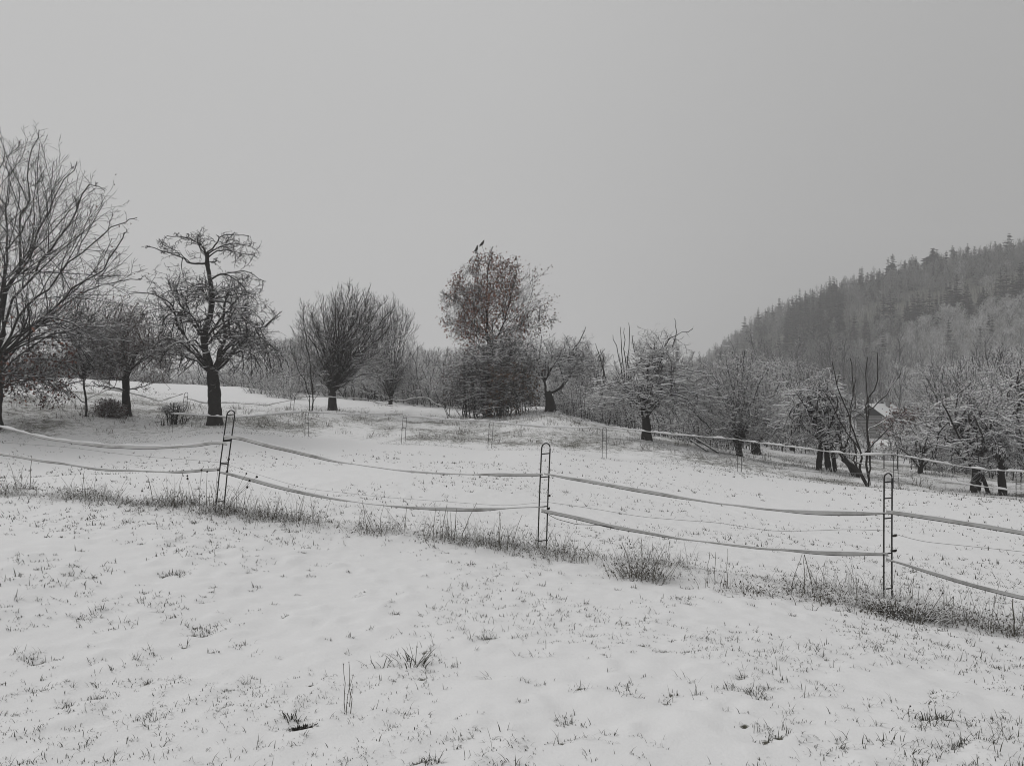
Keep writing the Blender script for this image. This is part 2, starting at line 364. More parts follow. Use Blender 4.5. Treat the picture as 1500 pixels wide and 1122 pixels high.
# ------------------------------------------------------------------ branching
def vadd(a, b): return (a[0] + b[0], a[1] + b[1], a[2] + b[2])
def vmul(a, k): return (a[0] * k, a[1] * k, a[2] * k)
def vnorm(a):
    l = sqrt(a[0] * a[0] + a[1] * a[1] + a[2] * a[2]) or 1; return (a[0] / l, a[1] / l, a[2] / l)
def cross(a, b): return (a[1] * b[2] - a[2] * b[1], a[2] * b[0] - a[0] * b[2], a[0] * b[1] - a[1] * b[0])
def rndv():
    return (random.gauss(0, 1), random.gauss(0, 1), random.gauss(0, 1))
P0TOL = 1.0
LIMB = .58
class Tree:
    def __init__(s, env=None, P=None, rmin=.008):
        s.env = env or []; s.P = P; s.B = []; s.rmin = rmin; s.tips = []; s.tol = 1.; s.tk = 1.
    def inside(s, p):
        if not s.env: return True
        for (cx, cy, cz, rx, ry, rz) in s.env:
            if ((p[0] - cx) / rx) ** 2 + ((p[1] - cy) / ry) ** 2 + ((p[2] - cz) / rz) ** 2 < s.tol: return True
        return False
    def kids(s, pts, rad, L, lvl):
        """children along a finished branch"""
        P = s.P
        if lvl + 1 >= len(P['n']): return
        n = P['n'][lvl + 1]; n = n(L) if callable(n) else n
        n = max(1, int(round(n * random.uniform(.8, 1.2))))
        m = len(pts) - 1; az = random.uniform(0, 6.28)
        t0 = P['t0'][lvl + 1]
        for k in range(n):
            t = t0 + (1 - t0) * (k + random.random()) / n
            f = min(t * m, m - 1e-3); i = int(f); u = f - i
            p = tuple(pts[i][j] * (1 - u) + pts[i + 1][j] * u for j in range(3)); r = rad[i] * (1 - u) + rad[i + 1] * u
            d = vnorm(tuple(pts[i + 1][j] - pts[i][j] for j in range(3)))
            az += 2.4 + random.uniform(-.6, .6)
            a = cross(d, (0, 0, 1) if abs(d[2]) < .9 else (1, 0, 0)); a = vnorm(a); b = cross(a, d)
            th = P['ang'][lvl + 1] * random.uniform(.7, 1.3)
            side = vadd(vmul(a, cos(az)), vmul(b, sin(az) * P.get('flat', 1.)))
            dd = vnorm(vadd(vmul(d, cos(th)), vmul(side, sin(th))))
            sh = P['shape'](t) if lvl == 0 else (1.15 - .55 * t)
            s.grow(p, dd, L * P['lr'][lvl + 1] * sh * random.uniform(.65, 1.2), min(r * .8, max(r * P['rr'][lvl + 1], s.rmin)), lvl + 1)
    def grow(s, p, d, L, r, lvl):
        if lvl <= 1: s.tol = random.choice((.55, .7, .85, .95, 1.0, 1.08, 1.2)) * s.tk
        elif random.random() < .3: s.tol *= random.uniform(.9, 1.12)
        P = s.P; n = P['seg'][lvl]; st = L / n; wob = P['wob'][lvl]; tr = P['trop'][lvl]; pts = [p]; rad = [r]; out = False
        rend = max(s.rmin * .7, r * P.get('end', .25))
        for i in range(n):
            g = rndv(); d = vnorm((d[0] + g[0] * wob, d[1] + g[1] * wob, d[2] + g[2] * wob * .8 + tr * (1 if not P.get('curl') else (1 if i >= n * .5 else -.6))))
            q = vadd(pts[-1], vmul(d, st))
            if not s.inside(q) and lvl > 0:
                if i == 0:
                    q = vadd(pts[-1], vmul(d, st * .5)); pts.append(q); rad.append(s.rmin)
                out = True; break
            pts.append(q); rad.append(r + (rend - r) * (i + 1) / n)
        if out: rad[-1] = min(rad[-1], s.rmin)
        if len(pts) < 2: return
        s.B.append((lvl, pts, rad)); s.tips.append(pts[-1])
        s.kids(pts, rad, st * (len(pts) - 1), lvl)
    def limb(s, pts, r0, r1, kids=True, lvl=0, sub=3):
        """a limb drawn by hand, smoothed, then given children"""
        if kids and r0 > .03: r0 = r0 * LIMB
        Q = []; k = len(pts)
        for i in range(k - 1):
            p0 = pts[max(i - 1, 0)]; p1 = pts[i]; p2 = pts[i + 1]; p3 = pts[min(i + 2, k - 1)]
            for j in range(sub):
                u = j / sub
                Q.append(tuple(.5 * (2 * p1[c] + (p2[c] - p0[c]) * u + (2 * p0[c] - 5 * p1[c] + 4 * p2[c] - p3[c]) * u * u + (3 * p1[c] - p0[c] - 3 * p2[c] + p3[c]) * u ** 3) for c in range(3)))
        Q.append(pts[-1]); n = len(Q) - 1
        if kids:
            sg = sum(math.dist(Q[i], Q[i + 1]) for i in range(n)) / n * .10
            Q = [Q[0]] + [tuple(c + random.gauss(0, sg) for c in q) for q in Q[1:]]
        rad = [r1 + (r0 - r1) * (1 - i / n) ** 1.25 for i in range(n + 1)]
        s.B.append((lvl, Q, rad)); L = sum(math.dist(Q[i], Q[i + 1]) for i in range(n))
        if kids: s.kids(Q, rad, L, lvl)
        return Q, rad

def arch(T, tp, n, RX, up, r=(.07, .12), hang=.35, ox=0., q0=.45, seed=0.):
    """limbs that rise from a fork, arch over and hang, all round the trunk"""
    for k in range(n):
        a = k * 2.4 + random.random() + seed; q = RX * random.uniform(q0, 1.0); hh = up * random.uniform(.55, 1.0) * (1.1 - .45 * q / RX)
        c, sn = cos(a), sin(a) * .85
        T.limb([tp, (tp[0] + ox * .3 + c * q * .25, tp[1] + sn * q * .25, tp[2] + hh * .55), (tp[0] + ox * .7 + c * q * .6, tp[1] + sn * q * .6, tp[2] + hh),
                (tp[0] + ox + c * q * .95, tp[1] + sn * q * .95, tp[2] + hh * .75), (tp[0] + ox + c * q * 1.1, tp[1] + sn * q * 1.1, tp[2] + hh * hang)], random.uniform(*r), .014)

def build_tree(name, base, T, label, cat, mats, leaves=None, snow=0., group=None, trunk_levels=0, flare=True, budget=100000):
    heavy = mats[1] is M_bark_snow
    """trunk (with the main limbs), crown (branches and twigs), snow lying on the limbs, leaves"""
    root = empty(name, base, label, cat, group); off = np.array(base)
    def cost(r): return (len(r) - 1) * 2 * (6 if r[0] > .035 else 4 if r[0] > .014 else 3) - (3 if r[0] <= .014 else 0)
    mx = max(l for l, _, _ in T.B); fine = [b for b in T.B if b[0] == mx and mx > 1]; rest = [b for b in T.B if not (b[0] == mx and mx > 1)]
    budget *= .9
    left = budget - sum(cost(b[2]) for b in rest); need = sum(cost(b[2]) for b in fine) or 1
    if need > left: fine = random.sample(fine, int(len(fine) * max(.1, left / need)))
    if left < 0:
        sm = [b for b in rest if b[0] == mx - 1]; rest = [b for b in rest if b[0] != mx - 1]; rest += random.sample(sm, int(len(sm) * .6))
    T.B = rest + fine
    tr, cr = [], []
    for lvl, p, r in T.B:
        p = np.array(p) - off; r = np.array(r)
        (tr if lvl <= trunk_levels else cr).append((lvl, p, r))
    if tr:
        g = []
        big = [(p, r) for _, p, r in tr if r[0] > .12]; sm = [(p, r) for _, p, r in tr if r[0] <= .12]
        dense = []
        for p, r in big:
            L = np.concatenate([[0], np.cumsum(np.linalg.norm(np.diff(p, axis=0), axis=1))]); k = max(len(p), int(L[-1] / .12)); u = np.linspace(0, L[-1], min(k, 60))
            q = np.stack([np.interp(u, L, p[:, c]) for c in range(3)], 1); rr = np.interp(u, L, r)
            h = u; rr = rr * (1 + (.34 * np.exp(-((h - .2).clip(0)) / .22) if p is big[0][0] and flare else 0)) * (1 + .10 * (RS.rand(len(u)) - .5)); dense.append((q, rr))
        me_ = tube_mesh('trunk', [(dense, 14, 0), (sm, 7, 0)], [mats[0]])
        co = np.empty(len(me_.vertices) * 3, np.float32); me_.vertices.foreach_get('co', co); co = co.reshape(-1, 3); nb = sum(len(q) for q, _ in dense) * 14
        no = np.empty(len(me_.vertices) * 3, np.float32); me_.vertices.foreach_get('normal', no); no = no.reshape(-1, 3)
        w = (fbm(co[:, 0] * 9 + co[:, 1] * 9, co[:, 2] * 2.2, 3) - .5) * .09 + (fbm(co[:, 0] * 25 - co[:, 1] * 25, co[:, 2] * 6, 2) - .5) * .04; w[nb:] = 0
        co = co + no * w[:, None]; me_.vertices.foreach_set('co', co.astype(np.float32).ravel()); me_.update()
        link('trunk', me_, root)
    if cr:
        thick = [(p, r) for l, p, r in cr if r[0] > .035]; mid = [(p, r) for l, p, r in cr if .035 >= r[0] > .014]; thin = [(p, r) for l, p, r in cr if r[0] <= .014]
        stuff(link('crown', tube_mesh('crown', [(thick, 6, 0), (mid, 4, 0), (thin, 3, 0)], [mats[1]]), root))
    if snow > 0:
        S = []
        for lvl, p, r in tr + cr:
            if len(p) < 2: continue
            d = np.gradient(p, axis=0); d /= np.linalg.norm(d, axis=1, keepdims=True) + 1e-9
            flat = np.clip(1.25 - np.abs(d[:, 2]) * 1.35, 0, 1)
            if flat.max() < .3 or (lvl > trunk_levels and random.random() > snow): continue
            rr = (r * .66 + (.013 if heavy else .007)) * flat * (.8 + .4 * RS.rand(len(r))); rr[0] *= .3; rr[-1] *= .3
            q = p.copy(); q[:, 2] += (r * .72 + rr * .25) ; q[:, 2] -= (1 - flat) * r * .7
            S.append((q, np.maximum(rr, .0008)))
        S = S if len(S) < 1500 else sorted(S, key=lambda q: -q[1].max())[:1500]
        if S: stuff(link('snow', tube_mesh('snow', [(S, 3, 0)], [M_snow]), root))
    if leaves:
        for (nl, size, m, sel) in leaves:
            tips = np.array([t for t in T.tips if sel(t)])
            if not len(tips): continue
            pt_ = np.array([q for l_, p_, r_ in T.B if r_[0] < .02 for q in p_[1:] if sel(q)] or [tuple(t) for t in tips])
            pt_ = pt_[fbm(pt_[:, 0] * 1.1 + 7, pt_[:, 2] * 1.1, 2) > .37] if len(pt_) > 400 else pt_; RS.shuffle(pt_); _, ui = np.unique(np.round(pt_ / (size * 2.6)).astype(int), axis=0, return_index=True); tips = pt_[ui]
            c = tips[RS.randint(0, len(tips), nl)] - off + RS.randn(nl, 3) * size * 1.1
            stuff(link('leaves', leaf_mesh(c, size, m), root))
    return root
def leaf_mesh(c, size, m):
    n = len(c); a = RS.randn(n, 3); a[:, 2] -= .6; a /= np.linalg.norm(a, axis=1, keepdims=True)
    b = np.cross(a, RS.randn(n, 3)); b /= np.linalg.norm(b, axis=1, keepdims=True)
    s = size * (.6 + .8 * RS.rand(n, 1)); k = np.cross(a, b) * .25
    V = np.stack([c, c + a * s * .5 + b * s * .32 + k * s, c + a * s, c + a * s * .5 - b * s * .32 + k * s], 1).reshape(-1, 3)
    I = np.arange(n)[:, None] * 4
    return mesh_np('leaves', V, [np.concatenate([I + [0, 1, 2], I + [0, 2, 3]])], [m], smooth=False)

def limbpx(pts, Y, dy=0., jit=0.):
    n = len(pts); o = []
    for i, q in enumerate(pts):
        k = i / max(n - 1, 1); o.append(at(q[0], q[1], Y + dy * k + (q[2] if len(q) > 2 else 0)))
    return o
def envpx(E, Y, ddep=1.0):
    out = []; s = Y / F_PX
    for (cx, cy, rx, ry) in E:
        c = at(cx, cy, Y); out.append((c[0], c[1], c[2], rx * s, rx * s * ddep, ry * s))
    return out

ORCH = dict(n=[0, 9, 7, 5], t0=[0, .25, .15, .1, .1], ang=[0, 1.15, 1.0, .95, .9], lr=[0, .75, .55, .5, .5], rr=[0, .55, .5, .5, .6],
            seg=[6, 7, 5, 4, 2], wob=[.1, .24, .26, .28, .3], trop=[0, -.03, .02, .05, .06], shape=lambda t: 1.1 - .3 * t, end=.22, flat=.8)
FAN = dict(n=[0, 11, 7, 5], t0=[0, .15, .2, .15, .2], ang=[0, .62, .48, .5, .5], lr=[0, .8, .5, .45, .45], rr=[0, .5, .5, .5, .7],
           seg=[6, 7, 5, 3, 2], wob=[.05, .06, .09, .1, .12], trop=[0, .08, .07, .06, .05], shape=lambda t: 1.15 - .55 * t, end=.25)
OAK = dict(n=[0, 26, 8, 6], t0=[0, .22, .2, .1, .1], ang=[0, 1.05, .8, .8, .8], lr=[0, .5, .5, .45, .5], rr=[0, .4, .5, .5, .6],
           seg=[8, 6, 4, 3, 2], wob=[.05, .12, .16, .2, .2], trop=[0, .07, .06, .05, .04], shape=lambda t: 1.15 - .75 * t, end=.2)
DROOP = dict(n=[0, 10, 7, 5], t0=[0, .2, .15, .1, .1], ang=[0, .9, .75, .7, .7], lr=[0, .85, .55, .5, .5], rr=[0, .5, .5, .5, .6],
             seg=[5, 8, 6, 4, 2], wob=[.1, .14, .18, .2, .22], trop=[0, -.07, -.10, -.08, -.05], shape=lambda t: 1.1 - .2 * t, end=.22)
def var(P, **k): d = dict(P); d.update(k); return d

def base_of(px, Y):
    x = at(px, 600, Y)[0]; return (x, Y, gz(x, Y))
def P5(c, sx=6.233, ox=180, oy=320): return [(ox + a / sx, oy + b / sx) for a, b in c]

BARK_D = (M_trunk, M_bark_dark); BARK_M = (M_trunk, M_bark_mid); BARK_S = (M_trunk, M_bark_snow)

# --- 1 the big tree at the left edge
def big_left():
    Y0 = 32.5; b = base_of(-8, Y0); T = Tree(envpx([(10, 375, 165, 188), (-60, 430, 250, 165), (60, 440, 150, 100), (20, 560, 90, 48), (115, 400, 90, 80)], Y0, 1.0),
        var(ORCH, n=[0, 12, 8, 6], ang=[0, .7, .7, .75, .7], lr=[0, .50, .5, .5, .5], wob=[.05, .13, .17, .2, .2], trop=[0, .04, .03, .02, .03], t0=[0, .2, .12, .1, .1], seg=[6, 6, 4, 3], rr=[0, .6, .6, .6]), rmin=.0115)
    T.limb([b[:2] + (b[2] - .2,)] + limbpx([(-7, 590), (-5, 550), (-8, 505)], Y0), .27, .21, kids=False)
    L = [([(-8, 505), (2, 440), (12, 380), (8, 320), (-4, 270), (8, 225)], 0.12, -1),
         ([(-8, 505), (8, 430), (28, 395), (26, 330), (40, 290), (42, 240), (60, 186)], .13, 1.5),
         ([(-5, 520), (14, 430), (40, 380), (62, 330), (88, 280), (112, 238)], .11, 2.5),
         ([(-5, 525), (20, 440), (60, 385), (100, 330), (130, 270), (152, 282)], .10, -2.5),
         ([(-4, 535), (24, 470), (70, 420), (120, 370), (165, 335), (200, 318)], .10, 1),
         ([(-4, 540), (20, 495), (60, 470), (110, 420), (150, 395), (178, 350), (188, 335)], .09, -3),
         ([(-4, 545), (30, 500), (80, 460), (130, 425), (180, 412), (208, 408)], .08, 3),
         ([(-3, 552), (30, 520), (75, 490), (120, 480), (170, 478)], .07, -1),
         ([(-3, 560), (20, 540), (50, 525), (90, 530)], .05, 2),
         ([(-8, 505), (-30, 430), (-60, 370), (-80, 300), (-90, 250)], .12, -2),
         ([(-8, 520), (-60, 470), (-120, 430), (-190, 400)], .11, 1),
         ([(-8, 500), (-20, 420), (-30, 340), (-25, 260), (-30, 215)], .10, 3),
         ([(-6, 500), (0, 430), (10, 370), (30, 340), (50, 300)], .08, -4.5),
         ([(-6, 500), (0, 430), (-10, 370), (10, 300), (20, 250)], .08, 4.5)]
    for pts, r, dy in L: T.limb(limbpx(pts, Y0, dy), r, .016, lvl=0)
    arch(T, at(-5, 530, Y0), 12, 5.0, 2.6, (.07, .10), .9, q0=.6)
    arch(T, at(-5, 572, Y0), 10, 2.9, 1.0, (.05, .07), .1, q0=.5)
    build_tree('bare_tree', b, T, 'tallest bare tree, cut by the left edge, with fanning limbs and a few brown leaves', 'tree', BARK_D, snow=.12, budget=300000,
               leaves=[(1500, .13, M_leaf_dark, lambda t: to_px(*t)[1] > 500 and to_px(*t)[0] < 105), (300, .13, M_leaf_rust, lambda t: to_px(*t)[1] > 440 and to_px(*t)[0] < 105), (260, .11, M_leaf_dark, lambda t: to_px(*t)[1] < 480)])
big_left()
# --- 2 slim tree
def slim():
    Y0 = 36.5; b = base_of(127, Y0); T = Tree(envpx([(125, 515, 72, 88)], Y0), var(ORCH, n=[0, 18, 8, 5], lr=[0, .42, .5, .5, .5], wob=[.05, .14, .2, .2, .2]), rmin=.0098)
    T.limb([(b[0], b[1], b[2] - .2)] + limbpx([(126, 580), (120, 545), (117, 510), (112, 470), (118, 440)], Y0), .095, .02)
    T.limb(limbpx([(124, 590), (105, 575), (85, 560), (60, 548)], Y0, -1), .04, .01)
    arch(T, at(121, 555, Y0), 9, 2.2, 1.8, (.04, .06), .6)
    build_tree('fruit_tree', b, T, 'slim young fruit tree with a thin dark trunk, right of the tallest tree', 'tree', BARK_D, snow=.15, budget=80000,
               leaves=[(120, .11, M_leaf_dark, lambda t: True)])
slim()
# --- 3 tree with reddish twigs
def redtwig():
    Y0 = 38.5; b = base_of(185, Y0); T = Tree(envpx([(190, 505, 88, 72)], Y0), var(ORCH, n=[0, 11, 9, 7], trop=[0, .03, .05, .08, .08], rr=[0, .6, .6, .6], wob=[.08, .16, .2, .2, .2]), rmin=.0115)
    T.limb([(b[0], b[1], b[2] - .2)] + limbpx([(185, 590), (184, 565), (183, 552)], Y0), .20, .17, kids=False)
    for pts, r, dy in [([(183, 552), (180, 525), (178, 500), (172, 470), (180, 445)], .11, 0), ([(184, 555), (196, 532), (197, 510), (203, 480), (215, 450)], .10, 1),
                       ([(184, 560), (172, 553), (150, 556), (135, 555)], .07, -1), ([(185, 575), (168, 568), (150, 566), (135, 560)], .06, -2),
                       ([(186, 570), (205, 568), (225, 560)], .05, 1), ([(185, 545), (165, 520), (140, 505), (115, 500)], .07, 1.5), ([(186, 545), (215, 525), (240, 505), (262, 500)], .07, -2),
                       ([(184, 550), (186, 520), (190, 490)], .07, 4), ([(184, 550), (186, 520), (180, 480)], .07, -4)]:
        T.limb(limbpx(pts, Y0, dy), r, .018)
    arch(T, at(185, 548, Y0), 12, 2.8, 2.6, (.06, .09), .7)
    build_tree('fruit_tree', b, T, 'short forked fruit tree with dense reddish twigs, left of the dark apple tree', 'tree', (M_trunk, M_bark_red), snow=.15,
               leaves=[(300, .09, M_leaf_dark, lambda t: True)], budget=150000)
redtwig()
# --- 4 the apple tree with the umbrella top
def apple():
    Y0 = 34.5; b = base_of(315, Y0)
    T = Tree(envpx([(300, 372, 90, 40), (300, 430, 100, 60), (312, 500, 118, 72), (390, 500, 60, 48), (255, 480, 85, 60)], Y0, .9),
             var(ORCH, n=[0, 7, 6, 5], lr=[0, .50, .5, .5, .5], ang=[0, 1.0, .95, .9, .9], trop=[0, .0, .02, .03, .04], rr=[0, .62, .62, .6, .7], wob=[.1, .28, .32, .34, .3], seg=[6, 7, 5, 3, 2]), rmin=.012)
    T.limb([(b[0], b[1], b[2] - .25)] + limbpx([(315, 600), (313, 570), (311, 545)], Y0), .31, .25, kids=False)
    T.limb(limbpx([(311, 550), (300, 510), (300, 487), (308, 464), (310, 439), (308, 410), (303.5, 390), (303.5, 373), (306, 369)], Y0), .17, .075, kids=False)
    T.limb(limbpx([(312, 548), (322, 515), (330, 480), (328, 450), (335, 425)], Y0, -1), .20, .02)
    G = [([(770, 330), (720, 250), (640, 200), (560, 170), (400, 160)], .085, -1), ([(770, 320), (840, 250), (880, 180), (960, 150), (1150, 160)], .07, 1),
         ([(780, 320), (860, 270), (960, 240), (1040, 230), (1170, 255)], .06, -.8), ([(775, 360), (870, 300), (950, 290), (1060, 310), (1220, 350)], .06, 1.2),
         ([(770, 410), (690, 410), (610, 410), (540, 360), (430, 320), (330, 290), (250, 260), (200, 270)], .085, .5), ([(520, 340), (480, 290), (400, 260), (330, 190)], .04, 0),
         ([(770, 400), (830, 400), (860, 385)], .04, 0), ([(800, 560), (900, 510), (1000, 540), (1090, 610), (1130, 680), (1135, 720)], .08, .6),
         ([(900, 510), (1020, 490), (1150, 490), (1290, 575)], .05, -1), ([(760, 350), (700, 270), (700, 160), (720, 80)], .04, 1.4), ([(760, 340), (690, 230), (690, 150)], .035, -1.6),
         ([(560, 1060), (500, 980), (470, 860), (440, 780), (330, 710), (230, 680), (50, 690)], .11, -1.2), ([(530, 950), (560, 800), (640, 740), (720, 620)], .06, 1),
         ([(800, 760), (960, 760), (1050, 850), (1190, 990), (1300, 980), (1450, 840)], .09, -1.5), ([(800, 900), (700, 930), (560, 940), (400, 960), (250, 1000)], .07, 1.5),
         ([(800, 640), (700, 600), (600, 640), (500, 600)], .05, .8), ([(810, 700), (900, 660), (1000, 640)], .05, -1)]
    for pts, r, dy in G: T.limb(limbpx(P5(pts), Y0, dy), r, .016)
    for pts, r, dy in [([(311, 548), (285, 520), (262, 500), (235, 498), (215, 520)], .10, -2), ([(312, 548), (340, 522), (370, 505), (405, 510), (425, 540)], .11, 1.5),
                       ([(312, 545), (335, 520), (350, 500), (385, 480), (410, 460)], .08, 3), ([(311, 545), (300, 520), (285, 530), (262, 550)], .07, 3.2),
                       ([(312, 545), (330, 525), (345, 530), (365, 560)], .07, -3), ([(300, 500), (280, 470), (255, 450), (235, 455)], .06, 2.5), ([(300, 500), (330, 470), (360, 450), (385, 470)], .06, -2.5),
                       ([(308, 460), (310, 430), (330, 410)], .05, 3), ([(308, 460), (300, 430), (280, 415)], .05, -3)]:
        T.limb(limbpx(pts, Y0, dy), r, .016)
    up = lambda a, c: (c - a) * Y0 / F_PX
    arch(T, at(311, 548, Y0), 9, 3.4, up(470, 548), (.09, .14), .1)
    arch(T, at(302, 505, Y0), 8, 3.2, up(445, 505), (.08, .12), -.1, seed=1.)
    arch(T, at(309, 440, Y0), 5, 2.3, up(412, 440), (.06, .09), 0., seed=2.)
    build_tree('apple_tree', b, T, 'gnarled dark apple tree with a thick trunk and a flat umbrella of branches on top', 'tree', BARK_D, snow=.3, budget=260000)
apple()
# --- 6,7 fan trees
def upright():
    Y0 = 45; b = base_of(457, Y0); T = Tree(envpx([(455, 520, 36, 82)], Y0), var(FAN, n=[0, 16, 7, 4], lr=[0, .3, .5, .5, .5], ang=[0, .6, .6, .6, .6]), rmin=.0115)
    T.limb([(b[0], b[1], b[2] - .2)] + limbpx([(457, 570), (452, 520), (447, 480), (446, 445)], Y0), .075, .02)
    T.limb([(b[0] - .05, b[1], b[2] - .1)] + limbpx([(450, 570), (436, 540), (425, 505)], Y0), .05, .015)
    build_tree('bare_tree', b, T, 'slender pale tree standing between the apple tree and the dense fan shaped tree', 'tree', BARK_M, snow=.3)
upright()
def fan(px, Y0, E, label, mats, snow, stems, P=None, name='bare_tree', trunk_top=575, leaves=None, r=.22, group=None, kf=1., budget=150000):
    b = base_of(px, Y0); T = Tree(envpx(E, Y0, .9), P or var(FAN, n=[0, 12, 8, 5], lr=[0, .42, .5, .5, .5], ang=[0, .62, .6, .6, .6], wob=[.05, .09, .13, .15], t0=[0, .06, .1, .1]), rmin=.00024 * Y0)
    cx, cy, rx, ry = E[0]
    T.limb([(b[0], b[1], b[2] - .2)] + limbpx([(px, trunk_top + 8), (px, trunk_top)], Y0), r, r * .85, kids=False)
    for k in range(stems):
        a = -1 + 2 * (k + .5) / stems + random.uniform(-.08, .08); dy = random.uniform(-1, 1) * rx * .8 * Y0 / F_PX * sqrt(max(0.05, 1 - a * a))
        ex = cx + a * rx * .95; ey = cy - ry * random.uniform(.75, 1.0) * sqrt(max(0, 1 - a * a)) + abs(a) * 12
        mx = px + (ex - px) * .30; my = trunk_top + (ey - trunk_top) * .42
        T.limb(limbpx([(px, trunk_top + 2), (mx, my, dy * .3), ((mx + ex) / 2 + random.uniform(-4, 4), (my + ey) / 2, dy * .7), (ex, ey, dy)], Y0), r * .42 * kf, .014, lvl=0, sub=3)
    arch(T, at(px, trunk_top, Y0), 14, rx * Y0 / F_PX * .95, (trunk_top - cy) * Y0 / F_PX * .9, (.05, .07), .75, ox=(cx - px) * Y0 / F_PX * .5, q0=.6)
    build_tree(name, b, T, label, 'tree', mats, snow=snow, leaves=leaves, group=group, budget=budget)
fan(487, 48.5, [(514, 502, 92, 90), (510, 545, 72, 38)], 'dense fan shaped tree with a short trunk and many upswept grey branches', BARK_M, .4, 26, budget=215000, r=.26)
fan(572, 60, [(568, 512, 50, 80), (572, 555, 48, 34)], 'paler rounded tree just behind the dense fan shaped tree, on its right', BARK_S, .3, 16, budget=130000, trunk_top=584, r=.13)
# --- 9 oak with rust leaves
def oak():
    Y0 = 50; b = base_of(716, Y0)
    T = Tree(envpx([(728, 452, 80, 80), (722, 404, 54, 38), (748, 474, 68, 36), (688, 455, 46, 52), (716, 495, 58, 34)], Y0, .85), OAK, rmin=.012); T.tk = 1.0
    T.limb([(b[0], b[1], b[2] - .2)] + limbpx([(716, 570), (714, 520), (715, 470), (713, 430), (716, 390), (722, 362)], Y0), .20, .02)
    T.limb(limbpx([(716, 560), (717, 500), (712, 450), (700, 415), (698, 372)], Y0, .8), .12, .014)
    T.limb(limbpx([(716, 560), (722, 520), (738, 470), (750, 430), (760, 385)], Y0, -.8), .10, .014)
    T.limb(limbpx([(715, 510), (740, 485), (780, 478), (815, 470)], Y0, .5), .07, .012)
    T.limb(limbpx([(714, 500), (690, 470), (665, 440), (645, 428)], Y0, -.5), .07, .012)
    T.limb(limbpx([(714, 520), (690, 495), (668, 478), (648, 472)], Y0, .8), .07, .012)
    T.limb(limbpx([(715, 480), (695, 450), (675, 420), (665, 400)], Y0, 1.2), .06, .012)
    px = lambda t: to_px(*t)
    build_tree('oak_tree', b, T, 'tall oak holding rust brown leaves, with two birds at its top', 'tree', BARK_M, snow=.15, budget=175000,
               leaves=[(2900, .14, M_leaf_rust, lambda t: px(t)[1] < 520 and px(t)[0] < 770), (1300, .12, M_leaf_tan, lambda t: px(t)[1] < 500), (1500, .115, M_leaf_dark, lambda t: True)])
    return T
OT = oak()
# --- 10 big bush under the oak
def bush(px, Y0, E, label, mats, stems, snow, P=None, leaves=None, spread=.5, name='shrub', trunk=None, cat='shrub', rm=.00026, group=None, budget=60000):
    b = base_of(px, Y0); T = Tree(envpx(E, Y0, .8), P or var(DROOP, n=[0, 10, 7, 5]), rmin=rm * Y0)
    for k in range(stems):
        cx, cy, rx, ry = random.choice(E); a = random.uniform(0, 6.28); q = sqrt(random.random())
        ex = cx + cos(a) * q * rx * .9; ey = cy - ry * random.uniform(.2, .95) * sqrt(max(.05, 1 - (q * cos(a)) ** 2)); dy = sin(a) * q * rx * .7 * Y0 / F_PX
        bx = px + (ex - px) * spread * random.random(); by = to_px(*b)[1]
        T.limb(limbpx([(bx, by + 2), (bx + (ex - bx) * .25, by + (ey - by) * .45, dy * .3), (bx + (ex - bx) * .65, by + (ey - by) * .85, dy * .6), (ex, ey, dy)], Y0), random.uniform(.03, .07) * Y0 / 45, .012)
    E0 = E[0]; W = E0[2] * Y0 / F_PX
    for k in range(int(stems * .8)):                      # short low stems fill the foot
        a = random.uniform(0, 6.28); q = W * sqrt(random.random()) * .95; x0 = b[0] + (at(E0[0], 600, Y0)[0] - b[0]) + cos(a) * q; y0 = b[1] + sin(a) * q * .7; z0 = gz(x0, y0); h = W * random.uniform(.25, .6)
        T.limb([(x0, y0, z0 - .1), (x0 + random.gauss(0, h * .25), y0 + random.gauss(0, h * .2), z0 + h * .5), (x0 + random.gauss(0, h * .6), y0 + random.gauss(0, h * .4), z0 + h)], .031, .012)
    return build_tree(name, b, T, label, cat, mats, snow=snow, leaves=leaves, flare=False, group=group, budget=budget)
bush(712, 48, [(716, 556, 78, 60), (742, 528, 62, 46)], 'broad dark thicket of arching snowy stems at the foot of the oak', BARK_D, 56, .6, spread=1.0, budget=140000,
     leaves=[(1700, .12, M_leaf_tan, lambda t: to_px(*t)[0] > 715 and to_px(*t)[1] > 535), (500, .10, M_leaf_dark, lambda t: to_px(*t)[0] < 715)])
bush(160, 37.5, [(160, 602, 27, 20)], 'low round brown bush under the short forked fruit tree', (M_bark_red, M_bark_red), 30, .15, var(DROOP, n=[0, 7, 5]), spread=.95, leaves=[(250, .08, M_leaf_dark, lambda t: True)])
bush(255, 36, [(255, 602, 22, 14)], 'small bush between the forked fruit tree and the apple tree trunk', BARK_M, 16, .3, var(DROOP, n=[0, 6, 5]), spread=.95)
